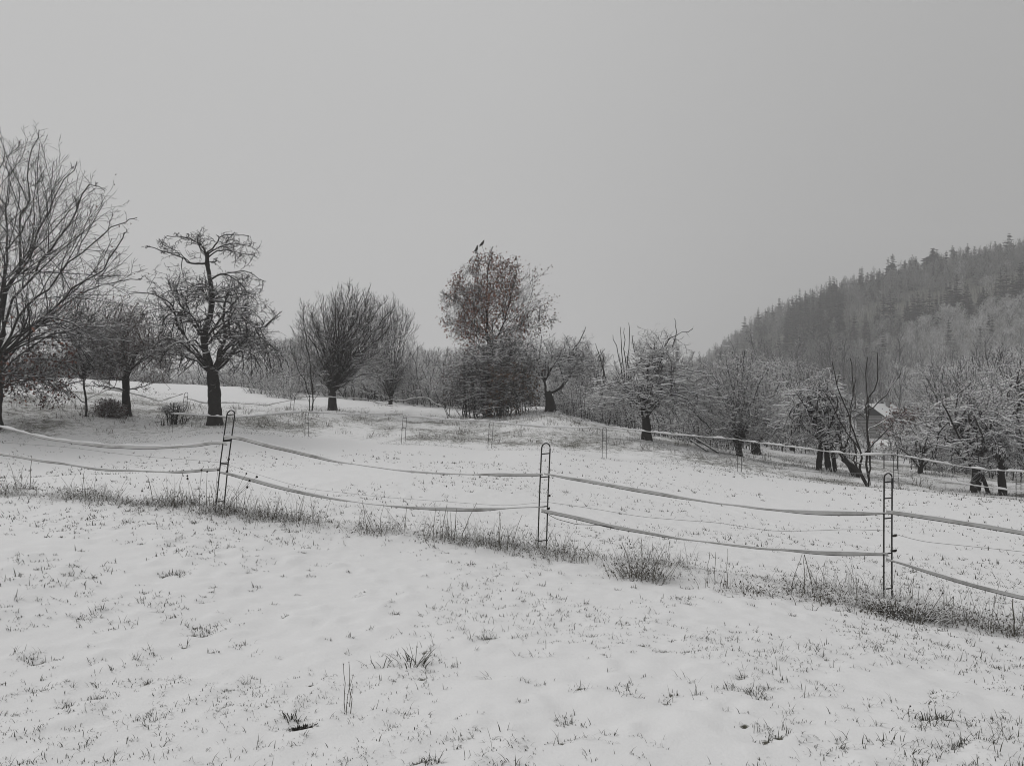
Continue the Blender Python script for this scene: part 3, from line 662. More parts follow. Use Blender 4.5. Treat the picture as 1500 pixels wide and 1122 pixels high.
# --- 11 leaning forked tree
def leaning():
    Y0 = 47; b = base_of(806, Y0); T = Tree(envpx([(825, 540, 52, 56), (850, 515, 28, 35)], Y0), var(ORCH, n=[0, 12, 9, 6], lr=[0, .6, .5, .5, .5], trop=[0, .02, .02, .03, .05]), rmin=.013)
    T.limb([(b[0], b[1], b[2] - .2)] + limbpx([(806, 590), (804, 580), (801, 574)], Y0), .28, .22, kids=False)
    T.limb(limbpx([(802, 576), (815, 572), (828, 560), (835, 548), (832, 530), (838, 515), (850, 498), (858, 480)], Y0), .19, .02, sub=3)
    T.limb(limbpx([(801, 578), (798, 560), (793, 540), (790, 515), (795, 490)], Y0, 1), .13, .02)
    T.limb(limbpx([(832, 545), (850, 530), (870, 528)], Y0, -1), .06, .015)
    T.limb(limbpx([(798, 560), (815, 530), (825, 510)], Y0, -1.5), .07, .015)
    arch(T, at(797, 560, Y0), 7, 1.7, 2.2, (.05, .08), .3)
    arch(T, at(835, 535, Y0), 6, 1.4, 1.3, (.05, .07), .2)
    build_tree('apple_tree', b, T, 'forked old apple tree whose right limb leans out in a dark curve', 'tree', BARK_S, snow=.5)
leaning()
# --- 13 the middle apple tree with water shoots
def mid_apple():
    Y0 = 37; b = base_of(947, Y0)
    T = Tree(envpx([(948, 565, 78, 52), (965, 515, 45, 38), (1010, 590, 60, 40), (895, 590, 50, 30)], Y0, .9), var(ORCH, n=[0, 12, 9, 6], wob=[.1, .28, .3, .32, .3], rr=[0, .6, .6, .6]), rmin=.0115)
    T.limb([(b[0], b[1], b[2] - .2)] + limbpx([(947, 625), (946, 612)], Y0), .21, .19, kids=False)
    for pts, r, dy in [([(946, 614), (938, 600), (930, 580), (925, 545), (945, 525)], .12, 0), ([(946, 614), (950, 590), (948, 560), (952, 530), (975, 505), (990, 490), (1015, 482)], .12, .5),
                       ([(947, 614), (960, 596), (975, 585), (1000, 592), (1025, 612), (1050, 640)], .11, -.5), ([(932, 590), (910, 578), (890, 580), (870, 590)], .07, 1),
                       ([(930, 575), (905, 560), (880, 565)], .07, -1.2), ([(955, 600), (965, 570), (985, 545), (1005, 540)], .08, 1.5), ([(946, 605), (946, 580), (940, 560)], .07, 3), ([(946, 605), (950, 580), (960, 560)], .07, -3),
                       ([(1000, 540), (1020, 545), (1045, 548)], .035, 0), ([(946, 530), (930, 515), (925, 490)], .04, 0)]:
        T.limb(limbpx(pts, Y0, dy), r, .016)
    arch(T, at(946, 603, Y0), 14, 2.5, 2.0, (.07, .1), .2)
    arch(T, at(962, 555, Y0), 6, 1.4, 1.7, (.05, .07), .3, seed=1.)
    P = T.P; T.P = dict(P, n=[0, 5, 2], lr=[0, .22, .3], trop=[0, .1, .1], ang=[0, .5, .5])
    for a in ([(914, 562), (905, 520), (897, 490)], [(915, 560), (912, 515), (908, 478)], [(918, 560), (916, 510), (914, 480)], [(920, 558), (921, 510), (921, 472)], [(886, 565), (880, 530), (873, 503)], [(889, 560), (884, 530), (886, 510)], [(985, 510), (990, 485), (988, 468)]):
        T.limb(limbpx(a, Y0, .3), .03, .012)
    build_tree('apple_tree', b, T, 'snow laden apple tree with a cluster of straight upright shoots on its left side', 'tree', BARK_S, snow=.8, budget=165000)
mid_apple()
# --- 14-21 the right-hand orchard
fan(1083, 37, [(1085, 590, 72, 82)], 'wide snowy fruit tree with fine spread branches, right of the tree with upright shoots', BARK_S, .35, 15,
    P=var(FAN, n=[0, 11, 9, 6], ang=[0, .8, .8, .8, .7], trop=[0, .02, .01, .01, .02], wob=[.05, .15, .2, .22, .18], t0=[0, .1, .1, .1]), name='fruit_tree', trunk_top=655, r=.13, kf=.9, budget=165000)
fan(1107, 42, [(1130, 610, 60, 62)], 'snowy fruit tree with a thick dark trunk behind the wide snowy one', BARK_S, .3, 9,
    P=var(FAN, n=[0, 10, 8, 5], ang=[0, .8, .8, .8, .7], trop=[0, .0, -.02, -.02, 0], wob=[.05, .16, .2, .22, .2], t0=[0, .1, .1, .1]), name='fruit_tree', trunk_top=650, r=.24, kf=.5, budget=80000)
def droop_tree(px, Y0, E, label, limbs, trunks, snow=.6, nk=(9, 8, 5), budget=150000, narch=18):
    b = base_of(px, Y0); T = Tree(envpx(E, Y0, .85), var(DROOP, n=[0] + list(nk), wob=[.1, .2, .25, .28, .26], lr=[0, .5, .5, .5, .5], rr=[0, .6, .6, .6], trop=[0, -.05, -.07, -.06]), rmin=.00034 * Y0)
    for i, (pts, r0, r1) in enumerate(trunks):
        q = limbpx(pts, Y0, 0); g = q[0]; q[0] = (g[0], g[1], gz(g[0], g[1]) - .2); T.limb(q, r0, r1, kids=False)
    for pts, r, dy in limbs: T.limb(limbpx(pts, Y0, dy), r, .016)
    tp = T.B[0][1][-1]; cx, cy, rx, ry = E[0]; RX = rx * Y0 / F_PX; top = at(cx, cy - ry, Y0)[2]
    arch(T, tp, narch, RX * .86, top - tp[2], ox=(cx - to_px(*tp)[0]) * Y0 / F_PX * .6, hang=.15)
    return build_tree('apple_tree', b, T, label, 'tree', BARK_S, snow=snow, flare=False, budget=budget)
droop_tree(1200, 34, [(1205, 605, 58, 62), (1170, 610, 45, 50), (1238, 652, 36, 32)], 'drooping snow laden apple tree on three dark trunks left of the bare young tree',
    [([(1203, 650), (1190, 620), (1185, 585), (1195, 560)], .10, 0), ([(1203, 650), (1205, 600), (1210, 570), (1235, 555)], .10, .6), ([(1215, 655), (1235, 620), (1250, 600), (1270, 615)], .09, -.6),
     ([(1203, 650), (1170, 620), (1150, 610), (1130, 640)], .09, .8), ([(1203, 640), (1180, 600), (1165, 575)], .08, -1.5), ([(1210, 650), (1215, 610), (1205, 580)], .08, 2.5), ([(1210, 650), (1225, 610), (1230, 580)], .08, -2.5)],
    [([(1199, 690), (1201, 668), (1204, 645)], .13, .10), ([(1214, 692), (1212, 670), (1210, 645)], .14, .10), ([(1224, 692), (1221, 672), (1217, 650)], .10, .08)])
droop_tree(1255, 33, [(1235, 645, 32, 30)], 'leaning dark trunk bowed to the left behind the bare young tree',
    [([(1235, 672), (1222, 655), (1205, 648)], .10, 0), ([(1235, 672), (1240, 650), (1250, 630)], .07, 1)], [([(1256, 698), (1248, 684), (1235, 672)], .17, .12)], nk=(5, 4, 3), narch=5)
def young():
    Y0 = 29; b = base_of(1270, Y0); T = Tree(envpx([(1265, 610, 62, 118)], Y0), dict(FAN, n=[0, 4, 2], lr=[0, .22, .3], t0=[0, .4, .3], ang=[0, .45, .5]), rmin=.0075)
    def L(pts): return [(1100 + a / 3.74, 450 + c / 3.74) for a, c in pts]
    g0 = (b[0], b[1], b[2] - .1)
    for pts, r, dy in [([(630, 960), (600, 880), (600, 800), (560, 680), (520, 540), (470, 430), (445, 300)], .085, .5), ([(640, 960), (640, 800), (635, 650), (630, 540), (690, 400), (690, 250)], .08, -.3),
                       ([(640, 950), (650, 880), (640, 770), (640, 560), (632, 280)], .065, .6), ([(625, 950), (570, 840), (560, 740), (540, 620), (555, 430), (550, 280)], .06, -.7),
                       ([(612, 810), (660, 760), (720, 700), (780, 630)], .05, -.8), ([(640, 680), (700, 640), (760, 590)], .035, .8), ([(640, 560), (720, 500), (780, 430), (820, 360)], .05, .2),
                       ([(600, 790), (530, 690), (480, 600), (400, 450)], .045, .3), ([(610, 860), (540, 830), (480, 780)], .035, -.4), ([(570, 560), (570, 440), (570, 340)], .035, .9)]:
        q = limbpx(L(pts), Y0, dy)
        if pts[0][1] > 900: q[0] = g0
        T.limb(q, r, .014, sub=3)
    build_tree('young_tree', b, T, 'open young tree with bare stems rising in a V from one base', 'tree', BARK_M, snow=.6, flare=False)
young()
droop_tree(1425, 30.5, [(1430, 640, 82, 70), (1440, 590, 55, 52), (1500, 640, 60, 75)], 'large drooping snow covered apple tree near the right edge',
    [([(1430, 690), (1410, 640), (1400, 590), (1425, 560)], .12, 0), ([(1430, 690), (1440, 620), (1450, 570), (1470, 545)], .12, .6), ([(1430, 690), (1460, 650), (1485, 620), (1510, 640)], .10, -.6),
     ([(1428, 690), (1390, 650), (1365, 630), (1350, 665)], .10, .8), ([(1428, 685), (1405, 640), (1380, 590), (1365, 600)], .09, -1.8), ([(1430, 690), (1425, 640), (1430, 600)], .09, 3), ([(1430, 690), (1440, 640), (1420, 610)], .09, -3),
     ([(1430, 680), (1445, 655), (1455, 640), (1470, 670)], .07, -2)],
    [([(1427, 722), (1430, 705), (1430, 685)], .20, .15), ([(1450, 724), (1440, 700), (1430, 685)], .08, .07)], budget=150000)
droop_tree(1470, 30, [(1480, 640, 48, 52)], 'straight dark trunk with snowy hanging twigs, close right of the large drooping apple tree',
    [([(1466, 682), (1480, 650), (1500, 640)], .09, 0), ([(1466, 682), (1455, 650), (1460, 620)], .08, 1)], [([(1470, 727), (1467, 700), (1466, 682)], .13, .11)], narch=9, budget=60000)
droop_tree(1520, 33, [(1520, 610, 80, 90)], 'snowy fruit tree cut by the right edge of the picture',
    [([(1520, 680), (1500, 620), (1490, 560), (1495, 530)], .11, 0), ([(1520, 680), (1540, 620), (1560, 560)], .11, 1), ([(1520, 680), (1480, 640), (1455, 620)], .08, -2)], [([(1522, 728), (1521, 700), (1520, 680)], .18, .14)], budget=70000)
droop_tree(1348, 38, [(1362, 655, 40, 38)], 'small dark trunked fruit tree in front of the reddish shrub',
    [([(1349, 690), (1330, 665), (1310, 650)], .08, 0), ([(1349, 690), (1352, 650), (1345, 625)], .08, 1), ([(1349, 690), (1370, 665), (1390, 650)], .08, -1)], [([(1348, 703), (1348, 692), (1349, 684)], .14, .11)], nk=(8, 6, 4), narch=8)
bush(1328, 60, [(1325, 622, 32, 24)], 'reddish brown leafy shrub beside the small house', (M_bark_red, M_bark_red), 16, .3, leaves=[(1100, .16, M_leaf_dark, lambda t: True), (350, .15, M_leaf_rust, lambda t: True)], spread=.9)

# --- background trees: a few prototypes of their own, repeated
def simple_tree(name, b, H, Wd, P, mats, label, snow, rm, n=9, droop=0., group=None, cat='tree', leaves=None):
    T = Tree([(b[0], b[1], b[2] + H * .58, Wd, Wd, H * .5)], P, rmin=rm)
    T.limb([(b[0], b[1], b[2] - .2), (b[0], b[1], b[2] + H * .22)], H * .024, H * .02, kids=False)
    for k in range(n):
        a = k * 2.4 + random.random(); q = Wd * random.uniform(.25, .95); zt = H * (1.04 - .45 * (q / Wd) ** 2)
        T.limb([(b[0], b[1], b[2] + H * .18), (b[0] + cos(a) * q * .3, b[1] + sin(a) * q * .3, b[2] + H * .42), (b[0] + cos(a) * q * .75, b[1] + sin(a) * q * .75, b[2] + zt * .8), (b[0] + cos(a) * q, b[1] + sin(a) * q, b[2] + zt)], H * .012, rm)
    return build_tree(name, b, T, label, cat, mats, snow=snow, flare=False, group=group, leaves=leaves)
def copy_tree(o, loc, rz, sc, label=None):
    c = o.copy(); COL.objects.link(c); c.location = loc; c.rotation_euler = (0, 0, rz); c.scale = (sc[0], sc[0], sc[1])
    if label is not None: c['label'] = label
    for ch in o.children:
        d = ch.copy(); COL.objects.link(d); d.parent = c
    return c
GB = 'snowy trees massed behind the orchard'
LB = 'bare snowy tree among those massed behind the orchard, below the wooded hill'
PB = var(FAN, n=[0, 7, 6, 4], ang=[0, .7, .65, .6], trop=[0, .04, .03, .02], wob=[.05, .12, .15, .15])
spots = [(868, 62, 5.2), (1040, 66, 6.0), (1010, 85, 7), (1075, 95, 8), (1150, 70, 7.0), (1130, 100, 9), (1168, 62, 5.8), (1392, 82, 7.5), (1385, 62, 7), (1410, 90, 9),
         (1460, 75, 9.5), (1500, 62, 8.5), (1440, 110, 11), (1370, 120, 10), (1300, 130, 9), (1200, 130, 9), (980, 110, 8), (900, 95, 6), (1495, 100, 11), (1530, 85, 11), (1372, 100, 8), (1010, 60, 4.5), (1160, 50, 4.6), (1400, 48, 5.5), (850, 75, 5.0), (820, 100, 6), (405, 90, 6.2), (440, 95, 7), (648, 80, 5.5), (612, 88, 6)]
protos = []
for i, (px, Yd, Hh) in enumerate(spots):
    x = at(px, 600, Yd)[0]; b = (x, Yd, gz(x, Yd))
    if i < 3:
        r = simple_tree('bare_tree', b, Hh, Hh * .48, PB, BARK_S, LB, .3, .017, n=12, group=GB); protos.append((r, Hh))
    else:
        pr, h0 = protos[i % 3]; k = Hh / h0; c_ = copy_tree(pr, b, random.uniform(0, 6.28), (k * random.uniform(.95, 1.25), k))
        if px < 700: c_['label'] = 'hazy bare tree rising above the hedge row at the far edge of the field'; c_['group'] = 'hazy trees above the far hedge'
# hedge along the far edge of the field, beyond the fan tree
GH = 'hedge shrubs along the far edge of the field'
HEDGE_L = [(-30, 72, 4.2), (0, 76, 4.8), (35, 72, 4.4), (68, 78, 5.0), (95, 74, 4.0), (125, 80, 4.6), (160, 78, 4.2), (190, 82, 3.8), (15, 58, 1.8), (52, 56, 1.5), (85, 60, 2.0), (-25, 60, 2.2), (225, 62, 1.4), (385, 60, 1.6), (420, 58, 1.8)]
LH = 'bare frosted hedge shrub in the row along the far edge of the field'
hp = []
for i, (px, Yd, Hh) in enumerate([(395, 78, 3.0), (590, 66, 3.6), (425, 76, 3.4), (458, 78, 3.0), (498, 74, 3.8), (530, 70, 3.6), (560, 70, 4.2), (620, 64, 3.8), (645, 62, 3.6), (668, 60, 3.8), (360, 80, 3.0), (330, 82, 3.4), (296, 82, 3.0), (262, 84, 2.6), (225, 84, 2.8), (610, 72, 4.4), (545, 78, 4.6), (575, 80, 4.8), (640, 74, 4.4), (770, 60, 3.8), (795, 64, 3.8), (480, 82, 4.2), (410, 84, 3.8), (375, 86, 3.6), (515, 80, 4)] + HEDGE_L):
    x = at(px, 600, Yd)[0]; b = (x, Yd, gz(x, Yd))
    if i < 2:
        T = Tree([(b[0], b[1], b[2] + Hh * .5, Hh * .85, Hh * .85, Hh * .6)], var(DROOP, n=[0, 8, 6], trop=[0, -.02, -.03, 0], t0=[0, .03, .05], lr=[0, .55, .5], seg=[5, 5, 3]), rmin=.018)
        for k in range(34):
            a = k * 2.4; q = Hh * .8 * random.random() ** .5; hq = random.choice((.3, .45, .8, 1.)) * Hh; T.limb([(b[0] + cos(a) * q * .8, b[1] + sin(a) * q * .8, b[2] - .3), (b[0] + cos(a) * q * .9, b[1] + sin(a) * q * .9, b[2] + hq * .4), (b[0] + cos(a) * q * 1.15, b[1] + sin(a) * q * 1.15, b[2] + hq * random.uniform(.7, 1.0))], .035, .014)
        r = build_tree('hedge_shrub', b, T, LH, 'shrub', BARK_S, snow=.3, flare=False, group=GH, budget=46000); hp.append((r, Hh))
    else:
        pr, h0 = hp[i % 2]; k = Hh / h0; copy_tree(pr, b, random.uniform(0, 6.28), (k * random.uniform(.9, 1.4), k * random.uniform(.6, 1.25)))

GU = 'brambly shrubs among and behind the orchard trees'
LU = 'low snowy bramble shrub in the undergrowth behind the orchard trunks'
for i, (px, Yd, Hh) in enumerate([(835, 52, 2.6), (858, 50, 2.4), (880, 55, 3.0), (905, 52, 2.2), (925, 60, 3.2), (970, 50, 2.8), (992, 45, 2.6), (1015, 46, 2.4), (1035, 42, 2.2), (1052, 48, 3.2), (985, 60, 3.5), (1070, 55, 3.6), (1100, 58, 3.8), (1140, 60, 4.0), (1175, 50, 3.4), (1165, 70, 4.6), 
                                  (1225, 46, 1.6), (1262, 62, 1.2), (1290, 48, 1.2), (1355, 50, 2.4), (1372, 52, 3.8), (1400, 55, 4.4), (1430, 50, 4.2), (1462, 48, 4.2), (1490, 52, 4.8), (1385, 42, 2.6), (1480, 40, 2.8), (1520, 45, 4), (1110, 75, 5), (1045, 70, 4.6), (940, 75, 4.6), (870, 70, 4)]):
    x = at(px, 600, Yd)[0]; b = (x, Yd, gz(x, Yd))
    if i == 0:
        T = Tree([(b[0], b[1], b[2] + Hh * .45, Hh * .9, Hh * .9, Hh * .62)], var(DROOP, n=[0, 8, 6], trop=[0, -.04, -.05, -.02], t0=[0, .03, .05], lr=[0, .6, .5], seg=[5, 6, 4]), rmin=.015)
        for k in range(32):
            a = k * 2.4; q = Hh * .85 * random.random() ** .5; hq = random.choice((.3, .45, .8, 1.)) * Hh; T.limb([(b[0] + cos(a) * q * .85, b[1] + sin(a) * q * .85, b[2] - .3), (b[0] + cos(a) * q * .95, b[1] + sin(a) * q * .95, b[2] + hq * .45), (b[0] + cos(a) * q * 1.25, b[1] + sin(a) * q * 1.25, b[2] + hq * random.uniform(.6, 1.0))], .035, .014)
        ug = build_tree('bramble_shrub', b, T, LU, 'shrub', BARK_S, snow=.5, flare=False, group=GU, budget=46000); uh = Hh
    else:
        k = Hh / uh; copy_tree(ug, b, random.uniform(0, 6.28), (k * random.uniform(.9, 1.3), k * random.uniform(.85, 1.1)))

# ------------------------------------------------------------------ wood on the hill
def conifer_mesh(H, seed, wid=.19):
    rs = np.random.RandomState(seed); V = []; T3 = []; MI = []
    v, q, _t3 = tubes([(np.array([[0, 0, -1.], [0, 0, H * .5], [0, 0, H]]), np.array([H * .013, H * .008, .02]))], 5)
    V.append(v); off = len(v); Q = q
    F = []
    z = H * .10
    while z < H * .985:
        t = z / H; R = H * wid * (1 - t) ** .7 * (.45 + .8 * rs.rand()) + .2; nb = 7 if t < .8 else 5; a0 = rs.rand() * 6.28
        for k in range(nb):
            a = a0 + k * 6.283 / nb + rs.randn() * .15; r = R * (.45 + .9 * rs.rand()); w = .30 * r + .15; dz = -.28 * r + rs.randn() * .1
            c, s = cos(a), sin(a); n = (-s, c)
            def pt(rad, side, zz): return (c * rad + n[0] * side, s * rad + n[1] * side, z + zz)
            p = [pt(0, -.08, .05), pt(0, .08, .05), pt(r * .55, w, dz * .45 - .12), pt(r * .55, 0, dz * .35 + .1), pt(r * .55, -w, dz * .45 - .12), pt(r, 0, dz + .12 * r)]
            V.append(np.array(p)); F += [(off, off + 3, off + 4), (off, off + 1, off + 3), (off + 1, off + 2, off + 3), (off + 3, off + 2, off + 5), (off + 4, off + 3, off + 5)]; off += 6
        z += H * .045 * (1.15 - .5 * t) * (.6 + .9 * rs.rand())
    return mesh_np('conifer', np.concatenate(V), [Q, np.array(F)], [M_hill_con], smooth=False)
def hill_bare_mesh(H, seed, m, spread=.2, n1=16, trunk=.5, r0=.016, tw=.055):
    random.seed(seed)
    P = dict(n=[0, n1, 6, 3], t0=[0, trunk, .2, .2], ang=[0, .65, .6, .6], lr=[0, .42 * spread / .2, .5, .5], rr=[0, .4, .6, .8], seg=[4, 3, 2, 1], wob=[.04, .1, .15, .2], trop=[0, .12, .1, .05], shape=lambda t: 1.2 - .8 * t, end=.3)
    T = Tree([(0, 0, H * .6, H * spread * 1.4, H * spread * 1.4, H * .5)], P, rmin=tw)
    T.limb([(0, 0, -1.), (0.1, 0, H * .35), (-.1, .1, H * .7), (0, 0, H)], H * r0, tw)
    return tube_mesh('hill_tree', [([(np.array(p), np.array(r)) for l, p, r in T.B if l == 0], 5, 0), ([(np.array(p), np.array(r)) for l, p, r in T.B if l > 0], 3, 0)], [m])
random.seed(3)
CON = [conifer_mesh(15, 1, .24), conifer_mesh(16, 2, .19), conifer_mesh(13, 5, .30)]
BAR = [hill_bare_mesh(14, 4, M_hill_bare, .13, 14, .55), hill_bare_mesh(13, 8, M_hill_bare, .17, 16, .45)]
FRO = [hill_bare_mesh(11, 14, M_hill_frost, .30, 22, .22, tw=.06), hill_bare_mesh(10, 18, M_hill_frost, .36, 24, .2, tw=.06)]
SKY = [(1500, 388, .8), (1483, 388, .9), (1452, 392, .9), (1432, 398, .85), (1405, 402, 1.0), (1371, 408, 1.05), (1345, 416, .95), (1311, 430, 1.05), (1288, 434, .7), (1262, 444, .7), (1238, 452, .65), (1213, 458, .6), (1188, 470, .7), (1168, 480, .75), (1128, 500, .55), (1108, 512, .6), (1092, 522, 1.15), (1466, 392, .8), (1420, 402, .75), (1390, 406, .8), (1358, 414, .7), (1328, 424, .75)]
def hill_hit(px, py):
    """walk along the ray to the hillside"""
    ys = np.arange(95, 500, 2.0); P = np.array([at(px, py, y) for y in ys]); g = ground(P[:, 0], P[:, 1])
    k = np.argmax(P[:, 2] < g)
    return (P[k][0], P[k][1], g[k]) if (P[:, 2] < g).any() else None
def sky_base(px):
    ys = np.arange(240, 470, 4.0); xs = (px - 750) / F_PX * ys; g = ground(xs, ys); a = (g - CAM_Z) / ys; k = int(np.argmax(a)); return (xs[k], ys[k], g[k])
for i, (px, py, s) in enumerate(SKY):
    b = sky_base(px); o = link('conifer', CON[i % 3], None, (b[0], b[1], b[2] - .5)); s *= (.8, 1.15, .95, 1.05)[i % 4]; o.scale = (s * (1.1 + .35 * (i % 3)), s * (1.1 + .35 * (i % 3)), s); o.rotation_euler = (0, 0, i * 1.3)
    lab = 'dark conifer standing out on the skyline of the wooded hill'
    if i == 16: lab = 'lone dark conifer at the low left end of the hill skyline'; o.scale = (s * 1.5, s * 1.5, s * 1.1)
    tag(o, lab, 'tree', 'conifers on the hill skyline')
con_src = [o for o in bpy.data.objects if o.name.startswith('conifer')][:2]
srcs = {}
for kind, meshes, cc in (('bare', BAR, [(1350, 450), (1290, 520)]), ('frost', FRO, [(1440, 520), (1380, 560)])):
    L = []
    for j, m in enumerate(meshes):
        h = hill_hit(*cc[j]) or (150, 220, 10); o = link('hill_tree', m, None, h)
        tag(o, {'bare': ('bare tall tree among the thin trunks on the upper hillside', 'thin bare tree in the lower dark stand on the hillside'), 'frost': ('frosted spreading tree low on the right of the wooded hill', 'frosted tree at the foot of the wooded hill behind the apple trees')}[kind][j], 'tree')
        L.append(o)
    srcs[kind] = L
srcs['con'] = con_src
pts = {'con': [], 'bare': [], 'frost': []}
rs = np.random.RandomState(5)
gx, gy = np.meshgrid(np.arange(20, 330, 3.6), np.arange(105, 470, 3.6)); gx = gx.ravel() + rs.uniform(-2, 2, gx.size); gy = gy.ravel() + rs.uniform(-2, 2, gy.size)
hz = ground(gx, gy); ppx, ppy = to_px(gx, gy, hz)
nzv = fbm(gx * .03, gy * .03, 3)
for x, y, z, px, py, nv in zip(gx, gy, hz, ppx, ppy, nzv):
    if px < 985 or px > 1640: continue
    if z < -2.5 and px < 1150 and y < 180: continue
    crest = np.interp(px, [1000, 1080, 1180, 1300, 1400, 1500, 1650], [560, 522, 474, 433, 406, 387, 330])
    band = np.interp(px, [1000, 1150, 1300, 1400, 1500, 1650], [560, 535, 492, 468, 445, 410])     # the dark diagonal stand
    u = rs.rand(); dpt = py - crest
    if 1150 < px < 1235 and dpt < 55: k = 'con' if u < .85 else 'bare'
    elif dpt < 9: k = 'con' if u < .22 + .5 * (nv > .5) else 'bare'
    elif abs(py - band) < 12: k = 'con' if u < .92 else 'bare'
    elif py < band: k = 'bare' if u < .93 else ('con' if u < .95 else 'frost')
    elif px < 1180: k = 'con' if u < .45 else 'bare'
    elif px < 1300 and py > 540: k = 'con' if u < .5 else 'bare'
    elif px < 1330: k = 'bare' if u < .6 else 'frost'
    else: k = 'frost' if u < .78 + (nv - .5) else ('con' if u > .93 else 'bare')
    if k == 'con' and y < 215: k = 'bare' if u < .4 else 'frost'
    sc = rs.uniform(.6, 1.0) * (.85 if px < 1100 else 1.)
    if k == 'con': sc *= rs.uniform(.6, 1.1)
    if k == 'frost' : sc *= .9
    pts[k].append((x, y, z - .4, rs.uniform(0, 6.28), sc, rs.randint(0, 2)))
def scatter(name, P, src, label):
    P = np.array(P); me = bpy.data.meshes.new(name); me.vertices.add(len(P)); me.vertices.foreach_set('co', P[:, :3].astype(np.float32).ravel())
    for nm, c, ty in (('rot', 3, 'FLOAT'), ('scl', 4, 'FLOAT'), ('kind_of', 5, 'FLOAT')):
        a = me.attributes.new(nm, ty, 'POINT'); a.data.foreach_set('value', P[:, c].astype(np.float32))
    o = link(name, me); tag(o, label, None, None, 'stuff')
    g = bpy.data.node_groups.new(name, 'GeometryNodeTree')
    g.interface.new_socket('Geometry', in_out='INPUT', socket_type='NodeSocketGeometry'); g.interface.new_socket('Geometry', in_out='OUTPUT', socket_type='NodeSocketGeometry')
    gi = g.nodes.new('NodeGroupInput'); go = g.nodes.new('NodeGroupOutput'); jn = g.nodes.new('GeometryNodeJoinGeometry')
    def attr(nm):
        n = g.nodes.new('GeometryNodeInputNamedAttribute'); n.data_type = 'FLOAT'; n.inputs['Name'].default_value = nm; return n.outputs[0]
    for j, s in enumerate(src):
        oi = g.nodes.new('GeometryNodeObjectInfo'); oi.transform_space = 'ORIGINAL'; oi.inputs['Object'].default_value = s; oi.inputs['As Instance'].default_value = True
        ip = g.nodes.new('GeometryNodeInstanceOnPoints'); cp = g.nodes.new('FunctionNodeCompare'); cp.data_type = 'FLOAT'; cp.operation = 'EQUAL'
        g.links.new(attr('kind_of'), cp.inputs[0]); cp.inputs[1].default_value = j; cp.inputs['Epsilon'].default_value = .1
        cx = g.nodes.new('ShaderNodeCombineXYZ'); g.links.new(attr('rot'), cx.inputs[2])
        g.links.new(gi.outputs[0], ip.inputs['Points']); g.links.new(oi.outputs['Geometry'], ip.inputs['Instance']); g.links.new(cp.outputs[0], ip.inputs['Selection'])
        g.links.new(cx.outputs[0], ip.inputs['Rotation']); g.links.new(attr('scl'), ip.inputs['Scale']); g.links.new(ip.outputs[0], jn.inputs[0])
    g.links.new(jn.outputs[0], go.inputs[0])
    md = o.modifiers.new('scatter', 'NODES'); md.node_group = g
    return o
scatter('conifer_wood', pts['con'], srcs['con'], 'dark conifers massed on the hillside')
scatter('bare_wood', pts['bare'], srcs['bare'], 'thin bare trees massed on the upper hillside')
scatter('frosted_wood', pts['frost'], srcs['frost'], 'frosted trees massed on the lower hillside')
print('hill', {k: len(v) for k, v in pts.items()})

# ------------------------------------------------------------------ small house
def box(bm_v, bm_f, x0, x1, y0, y1, z0, z1):
    o = len(bm_v); bm_v += [(x0, y0, z0), (x1, y0, z0), (x1, y1, z0), (x0, y1, z0), (x0, y0, z1), (x1, y0, z1), (x1, y1, z1), (x0, y1, z1)]
    bm_f += [[o + i for i in f] for f in ((0, 3, 2, 1), (4, 5, 6, 7), (0, 1, 5, 4), (1, 2, 6, 5), (2, 3, 7, 6), (3, 0, 4, 7))]
def house():
    Yh = 100; x = at(1276, 640, Yh)[0]; b = (x, Yh, gz(x, Yh)); top = at(1272, 593, Yh)[2]; H = top - b[2]; w = 1.9; d = 5.2; eh = H - 1.35
    root = empty('small_house', b, 'small grey timber house with a snow covered gable roof below the wooded hill', 'house', rz=radians(-52))
    wall_m = mat('grey_boards', lambda t, p: (t.links.new(mix(t, noise(t, 3, 2), (.17, .17, .168), (.27, .268, .262)), p.inputs['Base Color'])))
    dark = mat('dark_gable_boards', lambda t, p: (t.links.new(mix(t, noise(t, 3, 2), (.02, .02, .02), (.04, .04, .04)), p.inputs['Base Color'])))
    V = []; Fq = []; box(V, Fq, -w, w, 0, d, -.3, eh); link('wall', mesh_np('wall', V, [Fq], [wall_m], smooth=False), root)
    # gable triangle, set proud of the wall
    V = [(-w, -.04, eh), (w, -.04, eh), (0, -.04, H - .1), (-w, .2, eh), (w, .2, eh), (0, .2, H - .1)]
    link('gable', mesh_np('gable', V, [np.array([(0, 1, 2), (3, 5, 4)]), np.array([(0, 3, 4, 1), (1, 4, 5, 2), (2, 5, 3, 0)])], [dark], smooth=False), root)
    for s in (-1, 1):
        V = []; ov = .35; th = .16
        for yy in (-.45, d + .4):
            V += [(0, yy, H), (s * (w + ov), yy, eh - .28), (s * (w + ov), yy, eh - .28 - th), (0, yy, H - th)]
        fq = np.array([(0, 4, 5, 1), (3, 2, 6, 7), (0, 1, 2, 3), (4, 7, 6, 5), (1, 5, 6, 2), (0, 3, 7, 4)])
        r = link('roof', mesh_np('roof', V, [fq], [M_steel], smooth=False), root)
        V2 = [(v[0] * 1.0, v[1], v[2] + (.16 if i % 4 in (0, 1) else th + .005)) for i, v in enumerate(V)]
        link('snow', mesh_np('snow', V2, [fq], [M_snow], smooth=False), r)
    for zz in np.arange(.2, eh, .42):
        V = []; Fq = []; box(V, Fq, -w - .03, w + .03, -.035, -.002, zz, zz + .06); link('board', mesh_np('board', V, [Fq], [dark], smooth=False), root)
    V = []; Fq = []; box(V, Fq, .35, .75, d * .6, d * .6 + .4, H - .8, H + .55); link('chimney', mesh_np('chimney', V, [Fq], [wall_m], smooth=False), root)
house()

